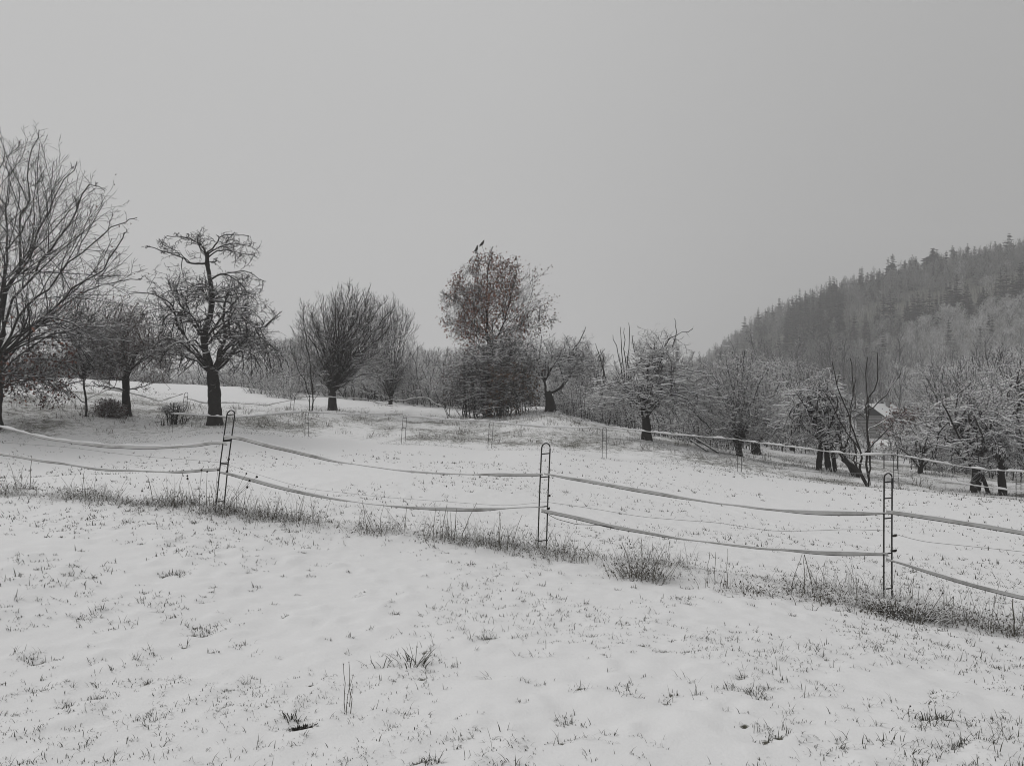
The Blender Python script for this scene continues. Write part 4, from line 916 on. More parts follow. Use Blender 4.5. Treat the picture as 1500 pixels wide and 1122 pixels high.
# ------------------------------------------------------------------ fences
def post(parent, x, y, zb, zt, w, lean=0., r=.0065, bars=(), name='fence_post', tilt=0.):
    """a narrow loop of steel rod, bars across"""
    H = zt - zb; e = bpy.data.objects.new(name, None)
    pl = []; n = 8; hw = w / 2
    pts = [(-hw, 0, -.25), (-hw, 0, H * .5), (-hw, 0, H - hw * 1.3)]
    pts += [(hw * -cos(pi * k / n), 0, H - hw * 1.3 + hw * 1.3 * sin(pi * k / n)) for k in range(1, n)]
    pts += [(hw, 0, H - hw * 1.3), (hw, 0, H * .5), (hw, 0, -.25)]
    P = np.array(pts); P[:, 0] += lean * np.clip(P[:, 2], 0, None)
    me = tube_mesh(name, [([(P, np.full(len(P), r))], 7, 0)], [M_steel]); o = link(name, me, parent, (x, y, zb)); 
    for f in bars:
        z = H * f; q = np.array([(-hw, 0, z - .004), (hw, 0, z + .004)]); q[:, 0] += lean * q[:, 2]
        link('cross_bar', tube_mesh('cross_bar', [([(q, np.array([r * .85, r * .85]))], 6, 0)], [M_steel]), o)
    P2 = P[3:-3].copy(); P2[:, 2] += r * 1.1
    link('snow', tube_mesh('snow', [([(P2, r * 1.15 * np.clip((P2[:, 2] - P2[:, 2].min()) / (hw * 1.3), .15, 1))], 6, 0)], [M_snow]), o)
    return o
def ribbon(name, parent, pts, width, tw, snow=0., th=.0016, m=None):
    """woven tape hanging in a curve, twisting as it goes; tw: twist angle (0 = on edge, pi/2 = lying flat) at each point"""
    P = np.array(pts); L = np.concatenate([[0], np.cumsum(np.linalg.norm(np.diff(P, axis=0), axis=1))])
    n = max(24, int(L[-1] / .06)); n = min(n, 120); u = np.linspace(0, L[-1], n)
    # smooth by cubic through dense linear + box filter
    Q = np.stack([np.interp(u, L, P[:, k]) for k in range(3)], 1)
    for _ in range(6):
        Q[1:-1] = .25 * Q[:-2] + .5 * Q[1:-1] + .25 * Q[2:]
    a = np.clip(np.interp(u, np.linspace(0, L[-1], len(tw)), tw) + (fbm(u * 1.6 + P[0, 2] * 7, u * 0 + 8, 2) - .5) * 1.3, 0, 1.3); Q[1:-1, 2] += (fbm(u * 2.5 + P[0, 2] * 3, u * 0 + 1, 2)[1:-1] - .5) * .012
    T = np.gradient(Q, axis=0); T /= np.linalg.norm(T, axis=1, keepdims=True)
    S = np.cross(T, [0, 0, 1.]); S /= np.linalg.norm(S, axis=1, keepdims=True); U = np.cross(S, T)
    A = np.cos(a)[:, None] * U + np.sin(a)[:, None] * S; B = np.cross(T, A)
    sect = [(-.5, -1), (.5, -1), (.5, 1), (-.5, 1)]
    V = np.stack([Q + A * width * sx + B * th * .5 * sy for sx, sy in sect], 1).reshape(-1, 3)
    I = np.arange(n * 4).reshape(n, 4); J = np.roll(I, -1, 1); F = np.stack([I[:-1], J[:-1], J[1:], I[1:]], -1).reshape(-1, 4)
    me = mesh_np(name, V, [F], [m or M_tape], smooth=False)
    uv = me.uv_layers.new(name='UVMap'); vi = np.empty(len(me.loops), np.int32); me.loops.foreach_get('vertex_index', vi)
    su = np.repeat(u, 4)[vi]; sv = np.tile([0, 1, 1, 0], n)[vi]; uv.data.foreach_set('uv', np.stack([su, sv], 1).astype(np.float32).ravel())
    o = link(name, me, parent)
    if snow > 0:
        top = Q[:, 2] + np.abs(np.cos(a)) * width * .5; w = np.abs(np.sin(a)) * width * .38 + .005
        R = snow * (.35 + 1.7 * np.clip(fbm(u * 5 + P[0, 0], u * 0 + 3, 3) * 2.2 - .6, 0, 1)) * np.minimum(1, 6 * np.minimum(u, L[-1] - u) / L[-1] + .3)
        V = []
        for sx, sz in ((-1, 0), (-.6, .8), (.6, .8), (1, 0)):
            V.append(np.stack([Q[:, 0] + S[:, 0] * w * sx, Q[:, 1] + S[:, 1] * w * sx, top + R * sz + .0008], 1))
        V = np.stack(V, 1).reshape(-1, 3)
        link('snow', mesh_np('snow', V, [F], [M_snow]), o)
    return o
def wire(name, parent, pts, r, m=None, sides=4):
    P = np.array(pts); L = np.concatenate([[0], np.cumsum(np.linalg.norm(np.diff(P, axis=0), axis=1))]); u = np.linspace(0, L[-1], 60)
    Q = np.stack([np.interp(u, L, P[:, k]) for k in range(3)], 1)
    for _ in range(5): Q[1:-1] = .25 * Q[:-2] + .5 * Q[1:-1] + .25 * Q[2:]
    return link(name, tube_mesh(name, [([(Q, np.full(len(Q), r))], sides, 0)], [m or M_wire]), parent)
# near fence
NF = [(-170, 712, 11.6), (325, 757, 9.5), (797, 816, 8.75), (1300, 881, 7.7), (1830, 975, 6.5)]
nf = empty('electric_fence', (0, 0, 0), 'near electric fence of woven tape strung between steel loop posts', 'fence')
def depth(px): return float(np.interp(px, [p[0] for p in NF], [p[2] for p in NF]))
def dline(pts): return [at(a, b, depth(a) - .012) for a, b in pts]
tops = {-170: 575, 325: 601, 797: 649, 1300: 693, 1830: 745}
for (px, py, Yd) in NF:
    xb = at(px, py, Yd)[0]; lean = 0.
    xt = at({325: 339, 797: 800, 1300: 1301}.get(px, px), tops[px], Yd)[0]
    xb0 = at({325: 319, 797: 793}.get(px, px), py, Yd)[0]; zb = gz(xb0, Yd); zt = at(px, tops[px], Yd)[2]
    bars = {325: (.955, .72, .70, .69, .47, .455, .08), 797: (.90, .68, .40, .08), 1300: (.93, .80, .64, .36, .08)}.get(px, (.9, .64, .4))
    o = post(nf, xb0, Yd, zb, zt, .094 if px != 1300 else .078, lean=(xt - xb0) / (zt - zb), bars=[b if px == 325 else b for b in bars], r=.0078)
    # insulators
    for f in (.50, .38):
        z = (zt - zb) * f; q = np.array([(.045, -.012, z), (.062, -.03, z + .006), (.07, -.035, z + .02)]); q[:, 0] += (xt - xb0) / (zt - zb) * z
        link('insulator', tube_mesh('insulator', [([(q, np.array([.011, .013, .006]))], 7, 0)], [M_head]), o)
h = pi / 2
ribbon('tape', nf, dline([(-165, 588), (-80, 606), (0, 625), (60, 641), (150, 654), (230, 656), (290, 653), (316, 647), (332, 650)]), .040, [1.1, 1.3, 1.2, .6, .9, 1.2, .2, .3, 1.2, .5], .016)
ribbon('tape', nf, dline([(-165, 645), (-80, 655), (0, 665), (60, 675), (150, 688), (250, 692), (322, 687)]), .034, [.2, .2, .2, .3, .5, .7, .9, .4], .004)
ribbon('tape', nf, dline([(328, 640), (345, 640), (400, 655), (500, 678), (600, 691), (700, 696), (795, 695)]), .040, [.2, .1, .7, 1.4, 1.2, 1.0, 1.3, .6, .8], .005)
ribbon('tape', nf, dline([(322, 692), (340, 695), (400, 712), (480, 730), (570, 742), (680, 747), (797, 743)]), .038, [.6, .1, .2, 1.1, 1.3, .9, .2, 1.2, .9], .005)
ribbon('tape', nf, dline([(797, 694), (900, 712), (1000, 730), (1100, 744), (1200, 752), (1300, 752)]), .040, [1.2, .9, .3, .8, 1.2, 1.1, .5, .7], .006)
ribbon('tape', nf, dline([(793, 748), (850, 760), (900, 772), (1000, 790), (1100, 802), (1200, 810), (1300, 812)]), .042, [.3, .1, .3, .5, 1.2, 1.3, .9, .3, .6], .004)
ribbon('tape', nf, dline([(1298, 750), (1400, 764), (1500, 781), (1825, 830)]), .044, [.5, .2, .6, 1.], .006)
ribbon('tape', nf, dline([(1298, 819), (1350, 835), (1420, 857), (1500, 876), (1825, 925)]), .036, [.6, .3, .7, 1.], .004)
wire('loose_strand', nf, dline([(797, 750), (815, 760), (845, 768), (880, 769), (900, 773)]), .003, M_head)
wire('wire', nf, dline([(-165, 630), (0, 648), (100, 655), (200, 668), (300, 675), (330, 678)]), .0016)
wire('wire', nf, dline([(332, 680), (400, 702), (450, 716), (560, 728), (740, 741), (800, 735)]), .0013)
wire('wire', nf, dline([(800, 735), (870, 745), (940, 757), (1000, 762), (1050, 765), (1130, 778), (1200, 777), (1240, 775), (1297, 777)]), .0018)
wire('wire', nf, dline([(1307, 781), (1350, 793), (1420, 800), (1500, 808), (1825, 850)]), .0018)
# back fence
BF = [(250, 601, 640, 33.2), (449, 603, 638, 35), (590, 607, 648, 34), (717, 617, 656, 33), (885, 625, 670, 31), (1083, 643, 690, 29.5), (1312, 664, 715, 27), (1492, 688, 732, 25.5), (1720, 705, 755, 24)]
bf = empty('electric_fence', (0, 30, 0), 'back electric fence with snow white tape running across the far side of the meadow', 'fence')
bf.location = (0, 0, 0)
def bd(px): return float(np.interp(px, [p[0] for p in BF], [p[3] for p in BF]))
def bline(pts): return [at(a, b, bd(a) - .02) for a, b in pts]
for (px, pt, pb, Yd) in BF:
    x = at(px, pb, Yd)[0]; zb = gz(x, Yd); zt = at(px, pt, Yd)[2]; post(bf, x, Yd, zb, zt - .03, .16, lean=.08 if px in (590, 717) else .02, r=.010, bars=(.9, .55))
ribbon('tape', bf, bline([(250, 606), (350, 612), (400, 607), (449, 603)]), .08, [1.25, 1.3], .050)
ribbon('tape', bf, bline([(449, 604), (520, 607), (590, 606)]), .08, [1.25, 1.3], .050)
ribbon('tape', bf, bline([(590, 609), (650, 615), (717, 617)]), .08, [1.25, 1.3], .050)
ribbon('tape', bf, bline([(717, 618), (800, 626), (850, 627), (885, 625)]), .08, [1.25, 1.3], .050)
ribbon('tape', bf, bline([(885, 625), (980, 636), (1083, 644)]), 0.074, [1.25, 1.4], 0.041)
ribbon('tape', bf, bline([(1083, 645), (1200, 660), (1260, 667), (1312, 665)]), 0.074, [1.25, 1.4], 0.041)
ribbon('tape', bf, bline([(1312, 666), (1400, 682), (1440, 688), (1492, 691), (1720, 706)]), 0.074, [1.25, 1.4], 0.041)
ribbon('tape', bf, bline([(1348, 697), (1390, 706), (1440, 713), (1492, 720), (1720, 738)]), .06, [1.3, 1.4], .035)
wire('wire', bf, bline([(885, 641), (1000, 652), (1083, 664), (1200, 690), (1312, 697), (1348, 697)]), .007)
wire('wire', bf, bline([(885, 650), (1000, 668), (1083, 680), (1200, 692), (1312, 694)]), .006)
wire('wire', bf, bline([(717, 635), (800, 638), (885, 640)]), .006, M_snow)
# rear fence on the left rise
RF = [(120, 585, 612, 42), (270, 575, 606, 44), (427, 580, 606, 46), (573, 582, 602, 50), (607, 582, 601, 51), (694, 592, 612, 50)]
rf = empty('electric_fence', (0, 0, 0), 'slack rear fence with sagging tape between the trees on the left rise', 'fence')
def rd(px): return float(np.interp(px, [p[0] for p in RF], [p[3] for p in RF]))
def rline(pts): return [at(a, b, rd(a) - .02) for a, b in pts]
for (px, pt, pb, Yd) in RF:
    x = at(px, pb, Yd)[0]; zb = gz(x, Yd); zt = at(px, pt, Yd)[2]; post(rf, x, Yd, zb, zt, .2, lean=.12 if px < 500 else 0, r=.014, bars=(.7, .4))
for pts in ([(120, 588), (160, 570), (200, 578), (235, 588), (268, 577)], [(270, 583), (300, 591), (340, 590), (390, 594), (427, 586)], [(427, 582), (470, 581), (505, 583), (540, 585), (555, 592), (573, 585)],
            [(573, 585), (590, 587), (607, 583)], [(607, 583), (625, 582), (640, 593), (665, 598), (694, 593)]):
    ribbon('tape', rf, rline(pts), .08, [1.3, 1.4], .04)
# wire mesh fence at the right, beyond the orchard
mf = empty('wire_fence', (0, 0, 0), 'low wire mesh fence behind the apple trunks at the right', 'fence')
for i in range(15):
    px = 1235 + i * 20; Yd = 40; x = at(px, 700, Yd)[0]; z = gz(x, Yd)
    link('fence_post', tube_mesh('fence_post', [([(np.array([(0, 0, -.2), (.02, 0, 1.0)]), np.array([.025, .022]))], 6, 0)], [M_trunk]), mf, (x, Yd, z))
xa = [at(1235 + i * 20, 700, 40)[0] for i in range(15)]
for hgt in (.15, .45, .72, .96):
    wire('wire', mf, [(x, 39.98, gz(x, 40) + hgt) for x in xa], .009)

# ------------------------------------------------------------------ grass and weeds
def blades(pos, L, w, bend, lean_dir=None, segs=2, up=.9):
    """tapered bent blades. pos (n,3), L,w,bend (n,)"""
    n = len(pos); az = RS.rand(n) * 2 * pi; d = np.stack([np.cos(az), np.sin(az), np.zeros(n)], 1)
    if lean_dir is not None: d = d * .6 + lean_dir; d /= np.linalg.norm(d, axis=1, keepdims=True) + 1e-9
    sd = np.stack([-d[:, 1], d[:, 0], np.zeros(n)], 1); fa = RS.rand(n) * 1.2 - .6; sd = sd * np.cos(fa)[:, None] + d * np.sin(fa)[:, None]
    P = [pos - [0, 0, .01]]; nor = []
    th0 = (1 - up) * 1.2 + RS.rand(n) * .35
    cur = pos.copy()
    for k in range(segs):
        th = th0 + bend * (k + 1) / segs; cur = cur + (L / segs)[:, None] * (np.sin(th)[:, None] * d + np.cos(th)[:, None] * np.array([0, 0, 1])); P.append(cur)
    V = []
    for k in range(segs): V += [P[k] - sd * (w * (1 - .25 * k / segs))[:, None] * .5, P[k] + sd * (w * (1 - .25 * k / segs))[:, None] * .5]
    V.append(P[-1]); V = np.stack(V, 1); m = V.shape[1]; I = np.arange(n)[:, None] * m
    quad = np.concatenate([I + [2 * k, 2 * k + 1, 2 * k + 3, 2 * k + 2] for k in range(segs - 1)]) if segs > 1 else np.zeros((0, 4), int)
    tri = I + [2 * segs - 2, 2 * segs - 1, 2 * segs]
    return V.reshape(-1, 3), quad, tri
def blade_mesh(name, sets, mats):
    V, Q, T, off = [], [], [], 0
    for v, q, t in sets:
        V.append(v); Q.append(q + off); T.append(t + off); off += len(v)
    return mesh_np(name, np.concatenate(V), [np.concatenate(Q), np.concatenate(T)], mats)
# sparse blades over the whole meadow
def wedge(n, y0, y1, pw, clump, thr):
    Yv = y0 + (y1 - y0) * RS.rand(n) ** pw; Xv = (RS.rand(n) - .5) * 1.45 * Yv
    k = fbm(Xv * clump, Yv * clump, 3) > thr + RS.rand(n) * .25 - .12
    return Xv[k], Yv[k]
sets = []
x1, y1 = wedge(8200, 3.0, 12, 1.2, 1.3, .47); x2, y2 = wedge(7000, 8, 31, 1.1, .5, .47)
def clus(x, y, k, sp):
    return np.repeat(x, k) + RS.randn(len(x) * k) * sp * np.repeat(.3 + RS.rand(len(x)), k), np.repeat(y, k) + RS.randn(len(x) * k) * sp * .5
x1, y1 = clus(x1, y1, 5, .028); x2, y2 = clus(x2, y2, 4, .05)
cxs, cys = [], []
for (x, y, r) in PW:                                   # blades round every melted pocket
    n = int(4 + r * 520); cxs.append(x + RS.randn(n) * r * 1.1); cys.append(y + RS.randn(n) * r * .6)
xs = np.concatenate([x1, x2] + cxs); ys = np.concatenate([y1, y2] + cys)
D = np.hypot(xs, ys); n = len(xs)
Lb = (.012 + .045 * RS.rand(n) ** 2.5) * (1 + D * .02); Lb = Lb * (.5 + 1.1 * fbm(xs * 1.3 + 5, ys * 1.3, 2)); wb = np.maximum(.0036, .00068 * D) * (.6 + .7 * RS.rand(n))
fa = D > 11
for mk, sg in ((~fa, 2), (fa, 1)):
    sets.append(blades(np.stack([xs, ys, ground(xs, ys)], 1)[mk], Lb[mk] * (1.25 if sg == 1 else 1), wb[mk] * (1.7 if sg == 1 else 1), RS.rand(int(mk.sum())) * 1.5, segs=sg, up=.7))
# rough strip beyond the back fence
n = 70000; xx = RS.uniform(-34, 24, n); tt = RS.rand(n) ** 1.3; yy = line_y(BL, xx) - .6 + 20 * tt
k = (fbm(xx * .5 + 9, yy * .5, 3) > .42) & (np.abs(xx) < .74 * yy); xx, yy = xx[k], yy[k]; n = len(xx)
sets.append(blades(np.stack([xx, yy, ground(xx, yy)], 1), .03 + .08 * RS.rand(n) ** 2, .016 + .010 * RS.rand(n), .4 + RS.rand(n) * 1.6, segs=2, up=.6))
g = link('grass', blade_mesh('grass', sets, [M_grass])); tag(g, 'thin grass blades poking through the snow all over the meadow', None, None, 'stuff')
# verge under the near fence: unmown grass, in clumps
sets = []
n = 9000; xx = RS.uniform(-8.5, 5.6, n); yy = line_y(FL, xx) + RS.randn(n) * .17 + .05
k = fbm(xx * 1.4 + 3, yy * .6, 2) > .47 + RS.rand(n) * .2 - .1; xx, yy = xx[k], yy[k]; n = len(xx)
sets.append(blades(np.stack([xx, yy, ground(xx, yy)], 1), .03 + .13 * RS.rand(n) ** 1.8, .0036 + .003 * RS.rand(n), .3 + RS.rand(n) * 1.9, segs=3, up=.75))
n = 5000; xx = RS.uniform(-8.5, 5.6, n); yy = line_y(FL, xx) + RS.randn(n) * .16 + .03; k = fbm(xx * 1.4 + 3, yy * .6, 2) > .48; xx, yy = xx[k], yy[k]; n = len(xx)
sets.append(blades(np.stack([xx, yy, ground(xx, yy)], 1), .02 + .05 * RS.rand(n), .010 + .010 * RS.rand(n), 1 + RS.rand(n) * 1.8, segs=3, up=.3))
n = 3400; xx = RS.uniform(-8.5, 5.6, n); yy = line_y(FL, xx) + RS.randn(n) * .16 + .06; k = fbm(xx * 2.1 + 13, yy * .6, 2) > .50 + RS.rand(n) * .16 - .08; xx, yy = xx[k], yy[k]; n = len(xx)
sets.append(blades(np.stack([xx, yy, ground(xx, yy)], 1), .16 + .26 * RS.rand(n) ** 1.5, .0034 + .002 * RS.rand(n), .2 + RS.rand(n) ** 2 * 2.2, segs=5, up=.85))
g = link('verge_grass', blade_mesh('verge_grass', sets, [M_weed])); tag(g, 'unmown frosted grass in a line under the near fence', None, None, 'stuff')
# things: single clumps
def clump(px, py, n, L, spread, label, bend=1.1, up=.8, w=.0045, name='grass_clump', m=None, lean=None, heads=0, stalks=None, cat='grass clump'):
    p = ground_hit(px, py); x, y = p[0], p[1]; b = (x, y, gz(x, y)); root = empty(name, b, label, cat, None)
    xs = x + RS.randn(n) * spread; ys = y + RS.randn(n) * spread * .55
    pos = np.stack([xs, ys, ground(xs, ys)], 1) - b
    out = None
    if lean is not None: out = np.array([lean] * n)
    else:
        dv = pos[:, :2] / (spread + 1e-6) * .9; out = np.concatenate([dv, np.zeros((n, 1))], 1)
    s = blades(pos, L * (.35 + .65 * RS.rand(n)), w * (.6 + .7 * RS.rand(n)), bend * RS.rand(n), out, segs=4, up=up)
    stuff(link('blades', blade_mesh('blades', [s], [m or M_weed]), root))
    if m is None and n > 80:
        k = n * 2; c = np.stack([RS.randn(k) * spread * 1.1, RS.randn(k) * spread * .5, np.zeros(k)], 1); c[:, 2] = ground(c[:, 0] + x, c[:, 1] + y) - b[2] + RS.rand(k) ** 2 * L * .55
        stuff(link('leaves', leaf_mesh(c, .024, M_weed), root))
    if stalks:
        for (dx, hh, ln, r) in stalks:
            q = [(dx, RS.randn() * .03, -.03)]; k = 5
            for i in range(1, k + 1): q.append((dx + ln * (i / k) ** 1.4 + RS.randn() * .004, q[0][1] + RS.randn() * .004, hh * i / k))
            q = np.array(q); st = link('stalk', tube_mesh('stalk', [([(q, np.linspace(r, r * .6, len(q)))], 5, 0)], [M_weed]), root)
            if heads:
                e = q[-1]; hs = heads * random.uniform(.7, 1.2)
                hp = np.array([e + [0, 0, -hs * .9], e + [0, 0, -hs * .5], e, e + [0, 0, hs * .6], e + [0, 0, hs]])
                link('seed_head', tube_mesh('seed_head', [([(hp, np.array([.001, .7, .9, .6, .05]) * hs)], 7, 0)], [M_head]), st)
    return root
CLUMPS = [
    (30, 716, 90, .20, .16, 'tangled weed clump at the left end of the fence verge', dict(stalks=[(-.1, .42, -.12, .004), (.02, .36, .03, .004), (.12, .5, .02, .005), (.1, .22, -.25, .004), (.05, .3, .12, .003)])),
    (128, 735, 200, .24, .22, 'bushy frosted weed left of the leaning post', dict(stalks=[(-.05, .33, .02, .004), (.05, .3, .05, .003), (-.2, .25, -.15, .003)])),
    (215, 745, 90, .16, .18, 'low weed patch with one bent stick, left of the leaning post', dict(stalks=[(.1, .34, -.07, .005)])),
    (272, 748, 160, .22, .20, 'thick grass just left of the leaning post', dict(stalks=[(-.1, .42, .08, .003), (.1, .35, -.1, .003)], heads=.014)),
    (318, 760, 150, .18, .14, 'dark weeds with round seed heads around the foot of the leaning post', dict(stalks=[(-.22, .50, .02, .003), (-.14, .48, 0, .003), (-.02, .5, .02, .003), (.1, .38, .3, .003), (.12, .42, .34, .003), (.1, .30, .26, .003), (-.3, .40, -.05, .003), (.14, .46, .2, .003)], heads=.017)),
    (375, 765, 140, .22, .20, 'frosted grass clump right of the leaning post', {}),
    (430, 770, 120, .20, .20, 'second grass clump to the right of the leaning post', dict(stalks=[(.05, .33, .08, .003)])),
    (545, 788, 110, .20, .18, 'weed clump below the middle of the left tape bay', dict(stalks=[(-.05, .36, -.05, .003), (.08, .3, .05, .003)])),
    (660, 802, 120, .30, .24, 'tall dry weed stalks left of the middle post', dict(stalks=[(-.2, .36, .04, .004), (-.1, .4, .05, .004), (.05, .36, .02, .004), (.12, .42, .18, .005), (-.02, .33, -.02, .004)])),
    (735, 812, 110, .27, .16, 'narrow upright weeds close to the left of the middle post', dict(stalks=[(-.02, .4, 0, .006), (.12, .36, .1, .004)])),
    (815, 825, 130, .24, .16, 'grass tuft at the foot of the middle post', dict(stalks=[(.05, .3, .15, .003)])),
    (855, 830, 60, .26, .12, 'arching stems right of the middle post', dict(stalks=[(-.05, .22, .14, .004), (.1, .2, -.1, .004)])),
    (940, 848, 260, .34, .15, 'biggest spiky grass clump, between the middle post and the right post', dict(bend=.7, w=.005, up=.7, stalks=[(-.1, .36, -.1, .004), (0, .38, .0, .004), (.1, .34, .14, .004)])),
    (1052, 858, 70, .22, .16, 'thin straw stalks right of the biggest grass clump', dict(stalks=[(-.1, .3, .03, .003), (-.02, .3, 0, .003), (.08, .34, .01, .003)])),
    (1110, 868, 120, .20, .20, 'flattened grass below the right tape bay', dict(bend=1.8)),
    (1175, 870, 100, .18, .16, 'crossed dry stalks left of the right post', dict(stalks=[(-.1, .36, .12, .004), (.02, .36, .0, .004), (.1, .36, -.08, .005), (.15, .2, -.05, .003)])),
    (1240, 884, 200, .20, .20, 'matted weeds left of the foot of the right post', dict(bend=2.0, w=.006, stalks=[(.08, .28, 0, .003)])),
    (1320, 900, 420, .20, .17, 'dark matted weeds at the foot of the right post', dict(bend=1.8, w=.008)),
    (1365, 905, 170, .24, .16, 'broken stems and seed heads right of the right post', dict(stalks=[(-.05, .24, .14, .006), (.0, .2, .18, .005), (-.1, .27, .1, .003), (-.2, .1, .3, .007)], heads=.012)),
    (1430, 915, 190, .21, .2, 'frosted grass clump near the right end of the verge', dict(stalks=[(.1, .26, .04, .003), (-.2, .24, .02, .003)])),
    (1487, 928, 90, .24, .12, 'grass clump around a short dark stick at the right edge', dict(stalks=[(.0, .31, -.02, .007), (.1, .27, .12, .004), (-.1, .22, -.08, .004)])),
    (605, 972, 34, .17, .06, 'spiky green black grass tuft alone in the open snow', dict(bend=.5, w=.006, up=.55, m=M_grass)),
    (560, 975, 8, .11, .03, 'small spiky tuft left of the lone grass tuft', dict(bend=.4, w=.005, up=.6, m=M_grass)),
    (505, 1037, 5, .04, .01, 'four thin seed stalks standing in the foreground snow', dict(stalks=[(0, .26, -.012, .0024), (.005, .25, .005, .0022), (.01, .21, .035, .0022), (.03, .13, .002, .0026)], heads=.0035)),
    (430, 1048, 40, .05, .035, 'dark melted tuft in the near foreground, left of the seed stalks', dict(w=.006, m=M_grass)),
    (722, 985, 10, .10, .04, 'bent arching grass stem lying right of the lone tuft', dict(bend=2.6, up=.4, w=.004, m=M_grass)),
    (443, 1060, 170, .030, .030, 'blackish hole of bare grass in the foreground snow', dict(w=.008, bend=2, m=M_head)),
    (255, 838, 30, .05, .05, 'small dark tuft in the snow at middle left', dict(m=M_grass)),
    (1365, 1060, 22, .07, .04, 'tuft with two seed stalks in the right foreground', dict(m=M_grass, stalks=[(-.02, .11, 0, .0018), (-.12, .08, .01, .0018)], heads=.005)),
    (630, 1104, 14, .07, .03, 'dark tuft near the bottom edge, right of the seed stalks', dict(m=M_grass, bend=.8)),
    (300, 918, 40, .05, .07, 'flat frosted tuft left of the centre of the foreground', dict(m=M_grass)),
    (1105, 1008, 20, .05, .03, 'small dark tuft in the right middle of the foreground', dict(m=M_grass)),
]
for px, py, n, L, sp, lab, kw in CLUMPS: clump(px, py, n, L, sp, lab, **kw)
# tall weeds and sticks between the back fence and the trees, many and small: one mass
sets = []; W_ = []
for i in range(260):
    x = RS.uniform(-24, 4) if RS.rand() < .8 else RS.uniform(4, 18); y = line_y(BL, x) + 1.5 + 13 * RS.rand(); n = RS.randint(10, 26)
    xs = x + RS.randn(n) * .18; ys = y + RS.randn(n) * .18
    sets.append(blades(np.stack([xs, ys, ground(xs, ys)], 1), (.15 + .4 * RS.rand()) * (.5 + .5 * RS.rand(n)), np.full(n, .016), RS.rand(n) * .9, segs=3, up=.85))
for (x, y, rr) in TREE_SPOTS:
    n = 90; xs = x + RS.randn(n) * rr * .8; ys = y + RS.randn(n) * rr * .7
    sets.append(blades(np.stack([xs, ys, ground(xs, ys)], 1), .08 + .22 * RS.rand(n) ** 2, np.full(n, .018), RS.rand(n) * 1.3, segs=3, up=.8))
g = link('tall_weeds', blade_mesh('tall_weeds', sets, [M_weed])); tag(g, 'dead tall weeds and brambles on the rough strip under the far trees', None, None, 'stuff')

# leaning poles by the middle apple tree, and a stick frame
for i, (pa, pb, lab) in enumerate([((1018, 642), (1052, 655), 'upper of the two snowy fallen poles right of the apple tree with upright shoots'), ((1012, 645), (1036, 660), 'lower of the two snowy fallen poles right of the apple tree with upright shoots')]):
    a = at(pa[0], pa[1], 37.5); c = at(pb[0], pb[1], 36); c = (c[0], c[1], gz(c[0], c[1]) + .05); a = (a[0], a[1], max(a[2], gz(a[0], a[1]) + .3))
    q = np.array([a, c]) - np.array(c); root = empty('fallen_pole', c, lab, 'pole', 'fallen poles')
    link('pole', tube_mesh('pole', [([(q, np.array([.04, .05]))], 6, 0)], [M_trunk]), root)
    link('snow', tube_mesh('snow', [([(q + [0, 0, .035], np.array([.035, .04]))], 5, 0)], [M_snow]), root)

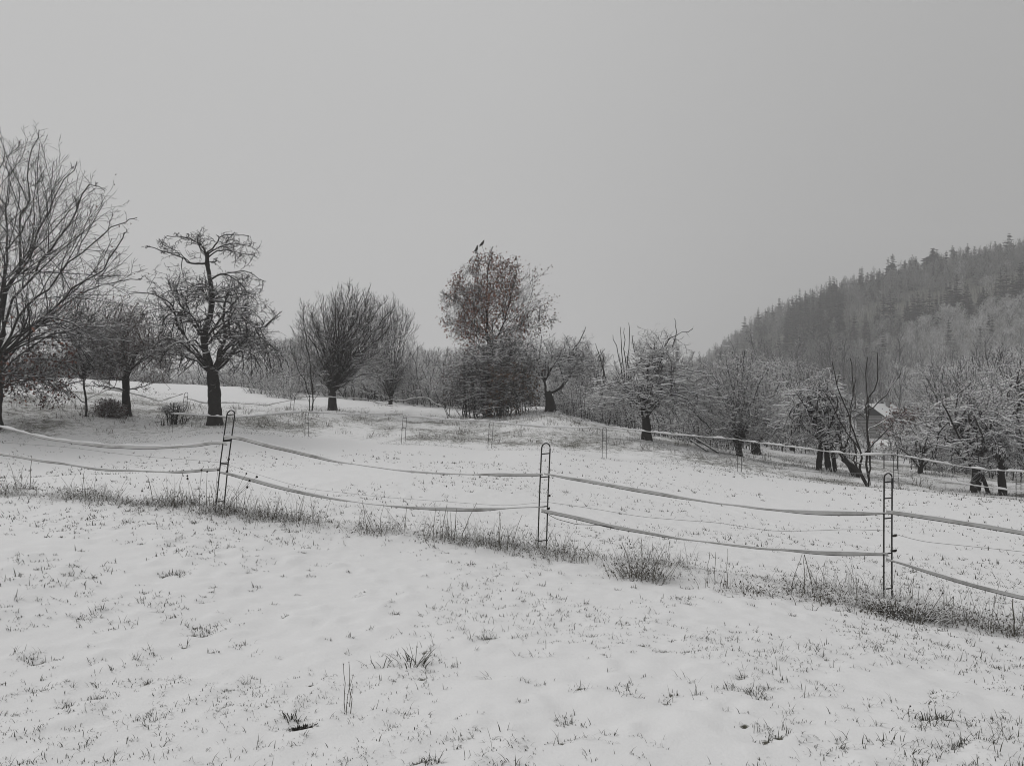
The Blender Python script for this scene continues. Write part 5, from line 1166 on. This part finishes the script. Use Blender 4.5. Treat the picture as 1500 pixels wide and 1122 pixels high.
# ------------------------------------------------------------------ two birds in the oak
def bird(px, py, Yd, label, tilt, s=1.0):
    p = at(px, py, Yd); root = empty('bird', p, label, 'bird', 'birds in the oak top')
    k = [(-.20, .02, .012), (-.13, .028, .016), (-.07, .045, .05), (0, .06, .075), (.06, .085, .07), (.10, .115, .042), (.125, .14, .045), (.15, .15, .036), (.168, .148, .012), (.20, .142, .003)]
    ct, st = cos(tilt), sin(tilt); P = np.array([(a * ct, 0, b + a * st) for a, b, r in k]) * s
    link('body', tube_mesh('body', [([(P, np.array([r for *_, r in k]) * s)], 10, 0)], [M_head]), root)
    for sd in (-1, 1):
        q = np.array([(0.0, sd * .05, .02), (-.08, sd * .055, .0), (-.17, sd * .03, -.01)]); q[:, 2] += .07 + q[:, 0] * st; link('wing', tube_mesh('wing', [([(q * s, np.array([.035, .03, .006]) * s)], 6, 0)], [M_head]), root)
        q = np.array([(.01, sd * .025, .03), (.015, sd * .025, -.05)]); link('leg', tube_mesh('leg', [([(q * s, np.array([.008, .006]) * s)], 5, 0)], [M_head]), root)
    # the twig it sits on
    return p
b1 = bird(706, 359, 50.0, 'upper dark bird on the top twig of the oak', .75, 1.1)
b2 = bird(698, 367, 50.8, 'lower dark bird perched just left of the top of the oak', 1.2, 1.1)
oakroot = [o for o in bpy.data.objects if o.name.startswith('oak_tree')][0]
tw = []
for bp, st in ((b1, (712, 385, 50.0)), (b2, (700, 392, 50.8))):
    a = np.array(at(*st)); e = np.array(bp) - [0, 0, .05]; m_ = (a + e) / 2 + [.05, 0, 0]; tw.append((np.array([a, m_, e, e + [.0, 0, .06]]) - np.array(oakroot.location), np.array([.02, .014, .01, .006])))
link('top_twig', tube_mesh('top_twig', [(tw, 4, 0)], [M_bark_dark]), oakroot)

# ------------------------------------------------------------------ haze
V = []; Fq = []; zmin = float(Z.min()) - 1; zmax = float(Z.max()) + 25
box(V, Fq, -560, 560, -110, 760, zmin, zmax)
hm = bpy.data.materials.new('haze'); hm.use_nodes = True; t = hm.node_tree; t.nodes.clear()
out = N(t, 'ShaderNodeOutputMaterial'); pv = N(t, 'ShaderNodeVolumePrincipled'); pv.inputs['Color'].default_value = (.95, .95, .955, 1); pv.inputs['Density'].default_value = .00105; pv.inputs['Anisotropy'].default_value = .2
t.links.new(pv.outputs[0], out.inputs['Volume'])
hz_o = link('haze', mesh_np('haze', V, [Fq], [hm], smooth=False)); tag(hz_o, 'thin winter haze over the valley', None, None, 'stuff')
tt = 0
for o in bpy.data.objects:
    if o.type == 'MESH': tt += sum(len(p.vertices) - 2 for p in o.data.polygons) if len(o.data.polygons) < 5000 else len(o.data.polygons) * 2
print('tris about', tt, 'objects', len(bpy.data.objects), 'zrange', zmin, zmax)
